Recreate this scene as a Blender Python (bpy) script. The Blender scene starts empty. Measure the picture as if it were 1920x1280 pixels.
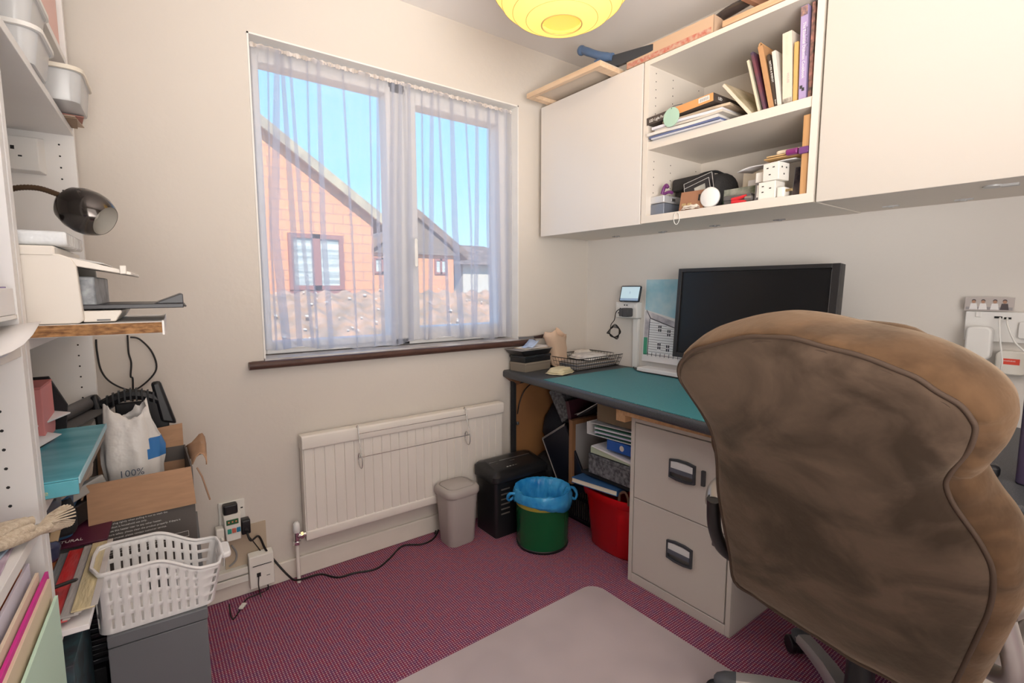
import bpy, bmesh, math, random
from mathutils import Vector, Matrix, Euler, noise
random.seed(7)
SC = bpy.context.scene
COL = SC.collection
PI = math.pi
def R_(d): return math.radians(d)

# ------------------------------------------------------------------ camera
CAM = Vector((0.0, 0.0, 1.183))
FPX, YAW, PIT, ROL = 936.72, 0.647353, 0.106704, -0.001404
_f = Vector((math.sin(YAW)*math.cos(PIT), math.cos(YAW)*math.cos(PIT), -math.sin(PIT)))
_r = Vector((math.cos(YAW), -math.sin(YAW), 0)); _u = _r.cross(_f)
CR = math.cos(ROL)*_r + math.sin(ROL)*_u
CU = -math.sin(ROL)*_r + math.cos(ROL)*_u
cd = bpy.data.cameras.new('camera'); cam = bpy.data.objects.new('camera', cd); COL.objects.link(cam)
cd.sensor_width = 36; cd.lens = FPX/1920*36; cd.clip_start = 0.02; cd.clip_end = 200
M = Matrix((( CR.x, CU.x, -_f.x, CAM.x), (CR.y, CU.y, -_f.y, CAM.y), (CR.z, CU.z, -_f.z, CAM.z), (0, 0, 0, 1)))
cam.matrix_world = M
SC.camera = cam

# ------------------------------------------------------------------ world, sun, lamps, exposure
SC.view_settings.view_transform = 'Standard'; SC.view_settings.look = 'None'
SC.view_settings.gamma = 1; SC.view_settings.use_curve_mapping = False
SC.view_settings.exposure = 0.06
w = bpy.data.worlds.new('sky'); SC.world = w; w.use_nodes = True
nt = w.node_tree; bg = nt.nodes['Background']
tc = nt.nodes.new('ShaderNodeTexCoord'); sx = nt.nodes.new('ShaderNodeSeparateXYZ'); rp = nt.nodes.new('ShaderNodeValToRGB')
nt.links.new(tc.outputs['Generated'], sx.inputs[0]); nt.links.new(sx.outputs['Z'], rp.inputs[0]); nt.links.new(rp.outputs[0], bg.inputs[0])
rp.color_ramp.elements[0].position = 0.0; rp.color_ramp.elements[0].color = (0.50, 0.74, 0.88, 1)
rp.color_ramp.elements[1].position = 0.55; rp.color_ramp.elements[1].color = (0.14, 0.45, 0.92, 1)
e = rp.color_ramp.elements.new(0.2); e.color = (0.27, 0.62, 0.94, 1)
bg.inputs[1].default_value = 1.9
def lamp(name, kind, loc, rot, energy, color, **k):
    l = bpy.data.lights.new(name, kind); l.energy = energy; l.color = color
    for a, v in k.items(): setattr(l, a, v)
    o = bpy.data.objects.new(name, l); COL.objects.link(o); o.location = loc; o.rotation_euler = rot
    return o
lamp('sun', 'SUN', (0, 0, 10), (R_(50), 0, R_(-20)), 6.5, (1.0, 0.93, 0.82), angle=0.01)
# two added fill lamps behind the camera, not fixtures of the room
lamp('added_bounce_fill', 'AREA', (-0.05, -0.60, 1.25), (R_(128), 0, R_(-32)), 34, (1.0, 0.96, 0.92), shape='RECTANGLE', size=1.2, size_y=1.0, spread=R_(105))
lamp('added_rear_fill', 'AREA', (0.2, -0.95, 1.35), (R_(91), 0, R_(-8)), 20, (1.0, 0.965, 0.93), shape='RECTANGLE', size=1.3, size_y=1.6)

# ------------------------------------------------------------------ helpers
def at(px, py, **k):
    """the real point on a plane x=, y= or z= seen at a spot of the photograph"""
    d = CR*((px-960)/FPX) - CU*((py-640)/FPX) + _f
    (ax, v), = k.items(); i = 'xyz'.index(ax)
    return CAM + d*((v-CAM[i])/d[i])

def mat(name, col, rough=0.5, metal=0.0, var=0.0, vscale=8.0, bump=0.0, bscale=60.0, col2=None, trans=0.0, ior=1.45, spec=0.5, emit=None, sheen=0.0, alpha=1.0, stretch=None, detail=4):
    m = bpy.data.materials.new(name); m.use_nodes = True
    n = m.node_tree; b = n.nodes['Principled BSDF']
    b.inputs['Base Color'].default_value = (*col, 1); b.inputs['Roughness'].default_value = rough
    b.inputs['Metallic'].default_value = metal; b.inputs['IOR'].default_value = ior
    b.inputs['Transmission Weight'].default_value = trans; b.inputs['Specular IOR Level'].default_value = spec
    b.inputs['Alpha'].default_value = alpha
    if sheen: b.inputs['Sheen Weight'].default_value = sheen
    if emit: b.inputs['Emission Color'].default_value = (*emit[:3], 1); b.inputs['Emission Strength'].default_value = emit[3]
    if var or bump or col2:
        tcn = n.nodes.new('ShaderNodeTexCoord'); mp = n.nodes.new('ShaderNodeMapping'); n.links.new(tcn.outputs['Object'], mp.inputs[0])
        if stretch: mp.inputs['Scale'].default_value = stretch
    if var or col2:
        nz = n.nodes.new('ShaderNodeTexNoise'); nz.inputs['Scale'].default_value = vscale; nz.inputs['Detail'].default_value = detail
        n.links.new(mp.outputs[0], nz.inputs['Vector'])
        cr = n.nodes.new('ShaderNodeValToRGB'); cr.color_ramp.elements[0].position = 0.35; cr.color_ramp.elements[1].position = 0.65
        c2 = col2 if col2 else tuple(c*(1-var) for c in col)
        c1 = col if col2 else tuple(min(1, c*(1+var)) for c in col)
        cr.color_ramp.elements[0].color = (*c2, 1); cr.color_ramp.elements[1].color = (*c1, 1)
        n.links.new(nz.outputs[0], cr.inputs[0]); n.links.new(cr.outputs[0], b.inputs['Base Color'])
    if bump:
        nb = n.nodes.new('ShaderNodeTexNoise'); nb.inputs['Scale'].default_value = bscale; nb.inputs['Detail'].default_value = 3
        n.links.new(mp.outputs[0], nb.inputs['Vector'])
        bp = n.nodes.new('ShaderNodeBump'); bp.inputs['Strength'].default_value = bump; bp.inputs['Distance'].default_value = 0.01
        n.links.new(nb.outputs[0], bp.inputs['Height']); n.links.new(bp.outputs[0], b.inputs['Normal'])
    return m

class MB:
    """collects shapes and links them as ONE mesh object"""
    def __init__(s): s.v = []; s.f = []; s.m = []
    def add(s, vs, fs, m=0, X=None):
        o = len(s.v)
        s.v += [tuple(X @ Vector(q)) if X is not None else tuple(q) for q in vs]
        s.f += [tuple(o+i for i in q) for q in fs]; s.m += [m]*len(fs)
        return s
    def hexa(s, p, m=0, X=None):      # p: bottom 4 counter-clockwise then top 4
        return s.add(p, [(3,2,1,0),(4,5,6,7),(0,1,5,4),(1,2,6,5),(2,3,7,6),(3,0,4,7)], m, X)
    def box(s, a, b, m=0, X=None):    # a, b: opposite corners
        x0,y0,z0 = (min(a[i],b[i]) for i in range(3)); x1,y1,z1 = (max(a[i],b[i]) for i in range(3))
        return s.hexa([(x0,y0,z0),(x1,y0,z0),(x1,y1,z0),(x0,y1,z0),(x0,y0,z1),(x1,y0,z1),(x1,y1,z1),(x0,y1,z1)], m, X)
    def rbox(s, a, b, r=0.01, n=3, m=0, X=None, axis='z'):   # box with its four edges along the axis rounded
        x0,y0,z0 = (min(a[i],b[i]) for i in range(3)); x1,y1,z1 = (max(a[i],b[i]) for i in range(3))
        lo = (x0,y0,z0); hi = (x1,y1,z1)
        i, j, k = {'z':(0,1,2),'x':(1,2,0),'y':(2,0,1)}[axis]
        pts = []
        for cx, cy, a0 in ((hi[i]-r, hi[j]-r, 0), (lo[i]+r, hi[j]-r, 90), (lo[i]+r, lo[j]+r, 180), (hi[i]-r, lo[j]+r, 270)):
            for t in range(n+1):
                an = R_(a0+90*t/n); pts.append((cx+r*math.cos(an), cy+r*math.sin(an)))
        N = len(pts); vs = []
        for zz in (lo[k], hi[k]):
            for p in pts:
                q = [0,0,0]; q[i] = p[0]; q[j] = p[1]; q[k] = zz; vs.append(q)
        return s.add(vs, [tuple(range(N-1,-1,-1)), tuple(range(N,2*N))]+[(t,(t+1)%N,N+(t+1)%N,N+t) for t in range(N)], m, X)
    def cyl(s, p0, p1, r0, r1=None, n=16, m=0, X=None, caps=True):
        r1 = r0 if r1 is None else r1; p0 = Vector(p0); p1 = Vector(p1); d = (p1-p0).normalized()
        a = d.orthogonal().normalized(); b = d.cross(a)
        vs = [p0+(a*math.cos(2*PI*t/n)+b*math.sin(2*PI*t/n))*r0 for t in range(n)]+[p1+(a*math.cos(2*PI*t/n)+b*math.sin(2*PI*t/n))*r1 for t in range(n)]
        fs = [(t,(t+1)%n,n+(t+1)%n,n+t) for t in range(n)]
        if caps: fs += [tuple(range(n-1,-1,-1)), tuple(range(n,2*n))]
        return s.add(vs, fs, m, X)
    def tube(s, pts, r, n=8, m=0, X=None, closed=False, smooth=0):
        P = [Vector(p) for p in pts]
        if smooth: P = spline(P, smooth, closed)
        N = len(P); rr = r if isinstance(r, (list, tuple)) else None
        tan = []
        for i in range(N):
            a = P[(i-1)%N] if (closed or i>0) else P[i]; b = P[(i+1)%N] if (closed or i<N-1) else P[i]
            t = b-a; tan.append(t.normalized() if t.length > 1e-9 else Vector((0,0,1)))
        up = tan[0].orthogonal().normalized(); vs = []
        for i in range(N):
            up = (up-tan[i]*up.dot(tan[i]))
            up = up.normalized() if up.length > 1e-6 else tan[i].orthogonal().normalized()
            b = tan[i].cross(up)
            q = (rr[min(len(rr)-1, int(i*len(rr)/N))] if rr else r)
            vs += [P[i]+(up*math.cos(2*PI*t/n)+b*math.sin(2*PI*t/n))*q for t in range(n)]
        fs = []
        for i in range(N if closed else N-1):
            j = (i+1)%N
            fs += [(i*n+t, i*n+(t+1)%n, j*n+(t+1)%n, j*n+t) for t in range(n)]
        if not closed: fs += [tuple(range(n-1,-1,-1)), tuple(range((N-1)*n, N*n))]
        return s.add(vs, fs, m, X)
    def lathe(s, prof, c=(0,0,0), n=32, m=0, X=None, caps=True, sx=1.0, sy=1.0):
        c = Vector(c); vs = []
        for r, z in prof: vs += [c+Vector((r*sx*math.cos(2*PI*t/n), r*sy*math.sin(2*PI*t/n), z)) for t in range(n)]
        fs = [(i*n+t, i*n+(t+1)%n, (i+1)*n+(t+1)%n, (i+1)*n+t) for i in range(len(prof)-1) for t in range(n)]
        if caps:
            fs += [tuple(range(n-1,-1,-1)), tuple(range((len(prof)-1)*n, len(prof)*n))]
        return s.add(vs, fs, m, X)
    def loft(s, rings, m=0, X=None, cap0=True, cap1=True):
        n = len(rings[0]); vs = [p for r in rings for p in r]
        fs = [(i*n+t, i*n+(t+1)%n, (i+1)*n+(t+1)%n, (i+1)*n+t) for i in range(len(rings)-1) for t in range(n)]
        if cap0: fs.append(tuple(range(n-1,-1,-1)))
        if cap1: fs.append(tuple(range((len(rings)-1)*n, len(rings)*n)))
        return s.add(vs, fs, m, X)
    def prism(s, poly, axis, a, b, m=0, X=None):   # 2-D polygon extruded along an axis from a to b
        i, j, k = {'z':(0,1,2),'x':(1,2,0),'y':(0,2,1)}[axis]; n = len(poly); vs = []
        for h in (a, b):
            for p in poly:
                q = [0,0,0]; q[i] = p[0]; q[j] = p[1]; q[k] = h; vs.append(q)
        return s.add(vs, [tuple(range(n-1,-1,-1)), tuple(range(n,2*n))]+[(t,(t+1)%n,n+(t+1)%n,n+t) for t in range(n)], m, X)
    def grid(s, rows, m=0, X=None, wrap=False):
        n = len(rows[0]); vs = [p for r in rows for p in r]
        fs = [(i*n+t, i*n+(t+1)%n, (i+1)*n+(t+1)%n, (i+1)*n+t) for i in range(len(rows)-1) for t in range(n if wrap else n-1)]
        return s.add(vs, fs, m, X)
    def ball(s, c, r, m=0, X=None, n=16, k=10):
        rx, ry, rz = (r, r, r) if isinstance(r, (int, float)) else r; c = Vector(c)
        return s.loft([[c+Vector((rx*math.sin(PI*(i+.02)/(k+.04))*math.cos(2*PI*t/n), ry*math.sin(PI*(i+.02)/(k+.04))*math.sin(2*PI*t/n), -rz*math.cos(PI*(i+.02)/(k+.04)))) for t in range(n)] for i in range(k+1)], m, X)
    def build(s, name, mats, parent=None, bevel=0, seg=2, smooth=35, sub=0, solid=0, solid_off=0, weld=False, label=None, stuff=False):
        me = bpy.data.meshes.new(name); me.from_pydata(s.v, [], s.f)
        if not isinstance(mats, (list, tuple)): mats = [mats]
        for q in mats: me.materials.append(q)
        me.polygons.foreach_set('material_index', s.m)
        bm = bmesh.new(); bm.from_mesh(me)
        if weld: bmesh.ops.remove_doubles(bm, verts=bm.verts, dist=1e-5)
        bmesh.ops.recalc_face_normals(bm, faces=bm.faces)
        if smooth:
            for fc in bm.faces: fc.smooth = True
            for ed in bm.edges:
                if len(ed.link_faces) == 2 and ed.calc_face_angle(0) > R_(smooth): ed.smooth = False
        bm.to_mesh(me); bm.free()
        o = bpy.data.objects.new(name, me); COL.objects.link(o)
        if parent is not None: o.parent = parent
        if solid:
            q = o.modifiers.new('solid', 'SOLIDIFY'); q.thickness = solid; q.offset = solid_off
        if bevel:
            q = o.modifiers.new('bevel', 'BEVEL'); q.width = bevel; q.segments = seg; q.limit_method = 'ANGLE'; q.angle_limit = R_(40)
        if sub:
            q = o.modifiers.new('sub', 'SUBSURF'); q.levels = sub; q.render_levels = sub
        if label: o['label'] = label
        if stuff: o['kind'] = 'stuff'
        return o

def spline(P, k=6, closed=False):
    out = []; N = len(P)
    for i in range(N if closed else N-1):
        if closed: a, b, c, d = P[(i-1)%N], P[i], P[(i+1)%N], P[(i+2)%N]
        else: a, b, c, d = P[max(i-1,0)], P[i], P[i+1], P[min(i+2,N-1)]
        for j in range(k):
            t = j/k
            out.append(0.5*((2*b)+(c-a)*t+(2*a-5*b+4*c-d)*t*t+(3*b-a-3*c+d)*t**3))
    if not closed: out.append(P[-1])
    return out

def tag(o, label, cat, group=None):
    o['label'] = label; o['category'] = cat
    if group: o['group'] = group
    return o
def thing(name, label, cat, loc=(0,0,0), rotz=0, group=None, rot=None):
    o = bpy.data.objects.new(name, None); COL.objects.link(o); o.empty_display_size = 0.05
    o.location = loc; o.rotation_euler = rot if rot else (0, 0, rotz)
    return tag(o, label, cat, group)
def place(o, loc, rot=(0,0,0)):
    o.location = loc; o.rotation_euler = rot; return o
def struct(o):
    o['kind'] = 'structure'; return o
def copy_tree(o, parent=None):
    c = o.copy(); COL.objects.link(c)
    if parent is not None: c.parent = parent; c.matrix_parent_inverse = o.matrix_parent_inverse.copy()
    for ch in o.children: copy_tree(ch, c)
    return c
def text(body, size, X, m, parent, name='lettering', depth=0.0006, align='LEFT', sx=1.0):
    """flat raised lettering as a mesh part; X places its own plane (x right, y up)"""
    cu = bpy.data.curves.new('t', 'FONT'); cu.body = body; cu.size = size; cu.extrude = depth/2; cu.align_x = align; cu.resolution_u = 2
    t = bpy.data.objects.new('t', cu); COL.objects.link(t)
    dg = bpy.context.evaluated_depsgraph_get(); me = bpy.data.meshes.new_from_object(t.evaluated_get(dg))
    bpy.data.objects.remove(t); bpy.data.curves.remove(cu)
    me.transform(X @ Matrix.Diagonal((sx, 1, 1, 1))); me.materials.clear(); me.materials.append(m); me.name = name
    o = bpy.data.objects.new(name, me); COL.objects.link(o)
    if parent is not None: o.parent = parent
    return o
def XF(loc=(0,0,0), rot=(0,0,0)):
    return Matrix.Translation(loc) @ Euler(rot).to_matrix().to_4x4()
def frame(o, xdir, ydir):
    """matrix whose local x and y follow the given directions"""
    x = Vector(xdir).normalized(); y = Vector(ydir); y = (y-x*y.dot(x)).normalized(); z = x.cross(y)
    return Matrix(((x.x,y.x,z.x,o[0]),(x.y,y.y,z.y,o[1]),(x.z,y.z,z.z,o[2]),(0,0,0,1)))
def P3(m, v): return m @ Vector(v)

# ------------------------------------------------------------------ shared materials
WHITE = mat('white_melamine', (0.80, 0.77, 0.74), 0.45)
SHELFW = mat('white_shelf_board', (0.80, 0.78, 0.76), 0.5, var=0.02, vscale=6)
PLAST = mat('white_plastic', (0.80, 0.79, 0.77), 0.35)
IVORY = mat('ivory_plastic', (0.80, 0.77, 0.71), 0.35)
BLACK = mat('black_plastic', (0.012, 0.012, 0.014), 0.35)
BLACKM = mat('black_matt', (0.015, 0.015, 0.018), 0.75, bump=0.2, bscale=120)
CHROME = mat('chrome', (0.75, 0.75, 0.76), 0.15, 1.0)
STEEL = mat('grey_steel', (0.42, 0.42, 0.43), 0.35, 0.9)
PINE = mat('pine_wood', (0.66, 0.40, 0.21), 0.6, col2=(0.52, 0.29, 0.14), vscale=5, stretch=(1, 14, 14))
PALEPINE = mat('pale_pine', (0.74, 0.55, 0.38), 0.6, col2=(0.66, 0.46, 0.30), vscale=5, stretch=(14, 1, 14))
CARD = mat('cardboard', (0.46, 0.27, 0.16), 0.85, var=0.07, vscale=14, stretch=(1, 1, 6))
PAPER = mat('white_paper', (0.82, 0.80, 0.80), 0.7)
CREAM = mat('cream_paper', (0.76, 0.66, 0.52), 0.7)
CABLEB = mat('black_cable', (0.012, 0.010, 0.010), 0.45)
CABLEW = mat('white_cable', (0.80, 0.79, 0.76), 0.45)
HOLE = mat('dark_hole', (0.02, 0.02, 0.02), 0.8)
CLEAR = mat('clear_plastic', (0.86, 0.88, 0.90), 0.12, trans=0.0, alpha=0.42)
GREYW = mat('grey_ink', (0.20, 0.20, 0.20), 0.7)
# ================================================================== THE SETTING
WX0, WX1, WZ0, WZ1 = 0.388, 1.627, 0.912, 2.103     # window opening
YW, XR, XL, YB, HC = 2.098, 2.144, -0.62, -1.15, 2.4
def wallmat(name, c, c2):
    return mat(name, c, 0.85, col2=c2, vscale=1.6, bump=0.12, bscale=26, detail=3)
W_BEIGE = wallmat('painted_plaster_beige', (0.68, 0.622, 0.560), (0.665, 0.61, 0.55))
W_WHITE = wallmat('painted_plaster_white', (0.74, 0.70, 0.655), (0.72, 0.68, 0.635))
b = MB(); D = 0.26
b.box((XL-.1, YW, 0), (WX0, YW+D, HC)); b.box((WX1, YW, 0), (XR+.1, YW+D, HC))
b.box((WX0, YW, 0), (WX1, YW+D, WZ0)); b.box((WX0, YW, WZ1), (WX1, YW+D, HC))
struct(b.build('wall_window', W_BEIGE, smooth=0))
b = MB().box((XR, YB, 0), (XR+.1, YW, HC)); struct(b.build('wall_right', W_WHITE, smooth=0))
b = MB().box((XL-.1, YB, 0), (XL, YW, HC)); struct(b.build('wall_left', W_BEIGE, smooth=0))
b = MB().box((XL-.1, YB-.1, 0), (XR+.1, YB, HC)); struct(b.build('wall_rear', W_BEIGE, smooth=0))
CEIL = mat('ceiling_paint', (0.83, 0.79, 0.765), 0.9)
b = MB().box((XL-.1, YB-.1, HC), (XR+.1, YW+D, HC+.1)); struct(b.build('ceiling', CEIL, smooth=0))

# carpet: woven purple-red with rows of pale flecks
cm = bpy.data.materials.new('flecked_carpet'); cm.use_nodes = True; n = cm.node_tree; pb = n.nodes['Principled BSDF']
pb.inputs['Roughness'].default_value = 0.95; pb.inputs['Specular IOR Level'].default_value = 0.1
def nd(t, **k):
    q = n.nodes.new(t)
    for a, v in k.items(): setattr(q, a, v)
    return q
def mth(op, a, c=None):
    q = nd('ShaderNodeMath', operation=op)
    for i, v in enumerate((a, c)):
        if v is None: continue
        if isinstance(v, (int, float)): q.inputs[i].default_value = v
        else: n.links.new(v, q.inputs[i])
    return q.outputs[0]
t_ = nd('ShaderNodeTexCoord'); mp = nd('ShaderNodeMapping'); mp.inputs['Rotation'].default_value = (0, 0, R_(45)); n.links.new(t_.outputs['Object'], mp.inputs[0])
s_ = nd('ShaderNodeSeparateXYZ'); n.links.new(mp.outputs[0], s_.inputs[0])
k_ = 2*PI/0.0125
dots = mth('MULTIPLY', mth('SINE', mth('MULTIPLY', s_.outputs[0], k_)), mth('SINE', mth('MULTIPLY', s_.outputs[1], k_)))
nz = nd('ShaderNodeTexNoise'); nz.inputs['Scale'].default_value = 90; n.links.new(t_.outputs['Object'], nz.inputs['Vector'])
dd = mth('ADD', dots, mth('MULTIPLY', mth('SUBTRACT', nz.outputs[0], 0.5), 0.6))
dr = nd('ShaderNodeValToRGB'); dr.color_ramp.elements[0].position = 0.25; dr.color_ramp.elements[1].position = 0.62; n.links.new(dd, dr.inputs[0])
nz2 = nd('ShaderNodeTexNoise'); nz2.inputs['Scale'].default_value = 45; nz2.inputs['Detail'].default_value = 5; n.links.new(t_.outputs['Object'], nz2.inputs['Vector'])
cr = nd('ShaderNodeValToRGB'); cr.color_ramp.elements[0].position = 0.38; cr.color_ramp.elements[0].color = (0.175, 0.055, 0.130, 1)
cr.color_ramp.elements[1].position = 0.62; cr.color_ramp.elements[1].color = (0.255, 0.043, 0.085, 1); n.links.new(nz2.outputs[0], cr.inputs[0])
mx = nd('ShaderNodeMixRGB'); n.links.new(dr.outputs[0], mx.inputs[0]); n.links.new(cr.outputs[0], mx.inputs[1]); mx.inputs[2].default_value = (0.56, 0.36, 0.40, 1)
n.links.new(mx.outputs[0], pb.inputs['Base Color'])
bp = nd('ShaderNodeBump'); bp.inputs['Strength'].default_value = 0.35; bp.inputs['Distance'].default_value = 0.002; n.links.new(dd, bp.inputs['Height']); n.links.new(bp.outputs[0], pb.inputs['Normal'])
b = MB().box((XL-.1, YB-.1, -.05), (XR+.1, YW+D, 0)); struct(b.build('floor', cm, smooth=0))
SKIRT = mat('skirting_paint', (0.77, 0.71, 0.63), 0.5, var=0.03, vscale=9)
b = MB().box((XL, YW-.016, 0), (XR, YW, 0.083)); struct(b.build('baseboard_window', SKIRT, bevel=0.004))
b = MB().box((XR-.016, YB, 0), (XR, YW-.016, 0.083)); struct(b.build('baseboard_right', SKIRT, bevel=0.004))
b = MB().box((XL, YB, 0), (XL+.016, YW-.016, 0.083)); struct(b.build('baseboard_left', SKIRT, bevel=0.004))

# white lining of the window opening
UPVC = mat('white_upvc', (0.82, 0.80, 0.78), 0.35)
RUST = mat('reveal_paint', (0.82, 0.79, 0.75), 0.5, var=0.02)
b = MB(); b.box((WX0, YW-.004, WZ1-.006), (WX1, YW+.11, WZ1)); b.box((WX1-.006, YW-.004, WZ0), (WX1, YW+.11, WZ1)); b.box((WX0, YW-.004, WZ0), (WX0+.006, YW+.11, WZ1))
struct(b.build('trim_1', RUST, smooth=0))
# window: frame, two sashes, panes
win = bpy.data.objects.new('window_1', None); COL.objects.link(win); struct(win); win.location = (0, 2.17, 0)
def ring(bm, x0, x1, z0, z1, w, y0, y1, wt=None, wb=None):
    wt = wt or w; wb = wb or w
    bm.box((x0, y0, z0), (x0+w, y1, z1)); bm.box((x1-w, y0, z0), (x1, y1, z1))
    bm.box((x0+w, y0, z0), (x1-w, y1, z0+wb)); bm.box((x0+w, y0, z1-wt), (x1-w, y1, z1))
fz0, fz1 = WZ0+.006, WZ1-.006
b = MB(); ring(b, WX0+.006, WX1-.006, fz0, fz1, 0.022, 0.02, 0.09, 0.045, 0.03); b.box((0.965, 0.02, fz0), (1.045, 0.09, fz1)); b.build('window_frame', UPVC, win, bevel=0.003)
b = MB(); ring(b, 0.412, 0.968, fz0+.02, fz1-.03, 0.024, 0.0, 0.08, 0.03, 0.03); b.build('sash', UPVC, win, bevel=0.004)
b = MB(); ring(b, 1.035, 1.595, fz0+.02, fz1-.03, 0.048, -0.012, 0.08, 0.055, 0.06)
sash2 = b.build('sash', UPVC, win, bevel=0.004)
b = MB(); b.rbox((1.040, -.028, 1.32), (1.066, -.012, 1.40), .008, axis='y'); b.rbox((1.044, -.05, 1.28), (1.062, -.028, 1.41), .008, axis='y'); b.build('handle', PLAST, sash2, bevel=0.003)
gm = bpy.data.materials.new('window_glass'); gm.use_nodes = True; n = gm.node_tree; n.nodes.clear()
o_ = n.nodes.new('ShaderNodeOutputMaterial'); mxs = n.nodes.new('ShaderNodeMixShader'); tr = n.nodes.new('ShaderNodeBsdfTransparent'); gl = n.nodes.new('ShaderNodeBsdfGlossy'); gl.inputs['Roughness'].default_value = 0.02
mxs.inputs[0].default_value = 0.04; n.links.new(tr.outputs[0], mxs.inputs[1]); n.links.new(gl.outputs[0], mxs.inputs[2]); n.links.new(mxs.outputs[0], o_.inputs[0])
MB().box((0.43, 0.04, 0.94), (0.95, 0.046, 2.06)).build('pane', gm, win, smooth=0)
MB().box((1.07, 0.04, 0.97), (1.56, 0.046, 2.03)).build('pane', gm, win, smooth=0)
# window board with its brown rounded nosing
SILLW = mat('sill_paint_worn', (0.66, 0.66, 0.68), 0.5, col2=(0.42, 0.38, 0.36), vscale=7, stretch=(1, 6, 1))
NOSE = mat('dark_brown_wood', (0.075, 0.035, 0.026), 0.4, var=0.25, vscale=20, stretch=(1, 6, 6))
b = MB(); b.box((WX0, YW-.02, 0.888), (WX1, YW+.10, 0.914)); s1 = struct(b.build('trim_2', SILLW, smooth=0))
b = MB().tube([(0.330, YW-.030, 0.893), (0.345, YW-.03, 0.893), (1.70, YW-.03, 0.893), (1.715, YW-.03, 0.893)], 0.0155, 12)
b.box((0.345, YW-.02, 0.880), (1.715, YW+.0, 0.906)); nose = b.build('sill_nosing', NOSE, s1, smooth=40)

# ================================================================== OUTSIDE
brick = bpy.data.materials.new('orange_brick'); brick.use_nodes = True; n = brick.node_tree; pb = n.nodes['Principled BSDF']; pb.inputs['Roughness'].default_value = 0.9
bt = n.nodes.new('ShaderNodeTexBrick'); tcn = n.nodes.new('ShaderNodeTexCoord'); mp = n.nodes.new('ShaderNodeMapping'); mp.inputs['Rotation'].default_value = (R_(90), 0, 0)
n.links.new(tcn.outputs['Object'], mp.inputs[0]); n.links.new(mp.outputs[0], bt.inputs[0]); n.links.new(bt.outputs[0], pb.inputs['Base Color'])
bt.inputs['Scale'].default_value = 1; bt.inputs['Brick Width'].default_value = 0.34; bt.inputs['Row Height'].default_value = 0.165; bt.inputs['Mortar Size'].default_value = 0.010
bt.inputs['Color1'].default_value = (0.82, 0.37, 0.19, 1); bt.inputs['Color2'].default_value = (0.76, 0.34, 0.19, 1); bt.inputs['Mortar'].default_value = (0.50, 0.27, 0.19, 1)
TILE = mat('roof_tile_brown', (0.22, 0.15, 0.115), 0.8, var=0.3, vscale=3)
VERGE = mat('verge_board', (0.52, 0.43, 0.28), 0.7, col2=(0.30, 0.24, 0.18), vscale=3)
WINBR = mat('brown_window_frame', (0.34, 0.15, 0.13), 0.5)
SLATP = mat('pale_blind', (0.70, 0.76, 0.72), 0.6, col2=(0.35, 0.42, 0.42), vscale=1, stretch=(0.6, 1, 16), detail=1)
CLAD = mat('dark_cladding', (0.26, 0.20, 0.16), 0.8, col2=(0.19, 0.15, 0.12), vscale=2, stretch=(0.4, 1, 9))
def house(name, label, Y, depth, poly, rise, clad=None, wins=(), wmat=brick, over=0.35):
    h = thing(name, label, 'house', (at(*poly[0], y=Y).x, Y, 0))
    O = h.location
    pts = [at(px, py, y=Y) for px, py in poly]            # outline of the gable wall, clockwise from lower left
    P2 = [(p.x-O.x, p.z) for p in pts]
    MB().prism(P2, 'y', 0, depth).build('wall', wmat, h, smooth=0)
    return h, O
# near house: brick gable wall, eaves to the right
hA = thing('house', 'orange brick house with sloping gable filling the left of the window', 'house', (0, 9.0, 0))
a0 = at(480, 232, y=9.0); a1 = at(728, 432, y=9.0); rr = (a1.z-a0.z)/(a1.x-a0.x); aw = at(703, 540, y=9.0).x
apx = a0.x-1.6; apz = a0.z-rr*1.6
MB().prism([(apx-4.2, -2.6), (aw, -2.6), (aw, a1.z-rr*(a1.x-aw)), (apx, apz), (apx-4.2, apz-4.2*abs(rr))], 'y', 0, 6).build('wall', brick, hA, smooth=0)
roofA = MB()
roofA.prism([(apx, apz), (a1.x, a1.z), (a1.x, a1.z+.16), (apx, apz+.16), (apx-4.6, apz+.16-4.6*abs(rr)), (apx-4.6, apz-4.6*abs(rr))], 'y', -0.12, 6.2)
roofA.build('roof', TILE, hA, smooth=0)
MB().prism([(apx, apz-.05), (a1.x, a1.z-.05), (a1.x, a1.z+.13), (apx, apz+.13)], 'y', -.2, -.121).build('verge_board', VERGE, hA, smooth=0)
wa = at(538, 436, y=9.0); wb = at(645, 543, y=9.0)
wf = MB(); ring(wf, wa.x, wb.x, wb.z, wa.z, .075, -.06, .0); wf.box(((wa.x+wb.x)/2-.07, -.06, wb.z), ((wa.x+wb.x)/2+.06, 0, wa.z)); wf.box((wa.x-.08, -.12, wb.z-.1), (wb.x+.08, 0, wb.z-.02))
wo = wf.build('window', WINBR, hA, smooth=0)
MB().box((wa.x+.07, -.02, wb.z+.07), (wb.x-.07, -.012, wa.z-.07)).build('pane', SLATP, wo, smooth=0)
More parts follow.
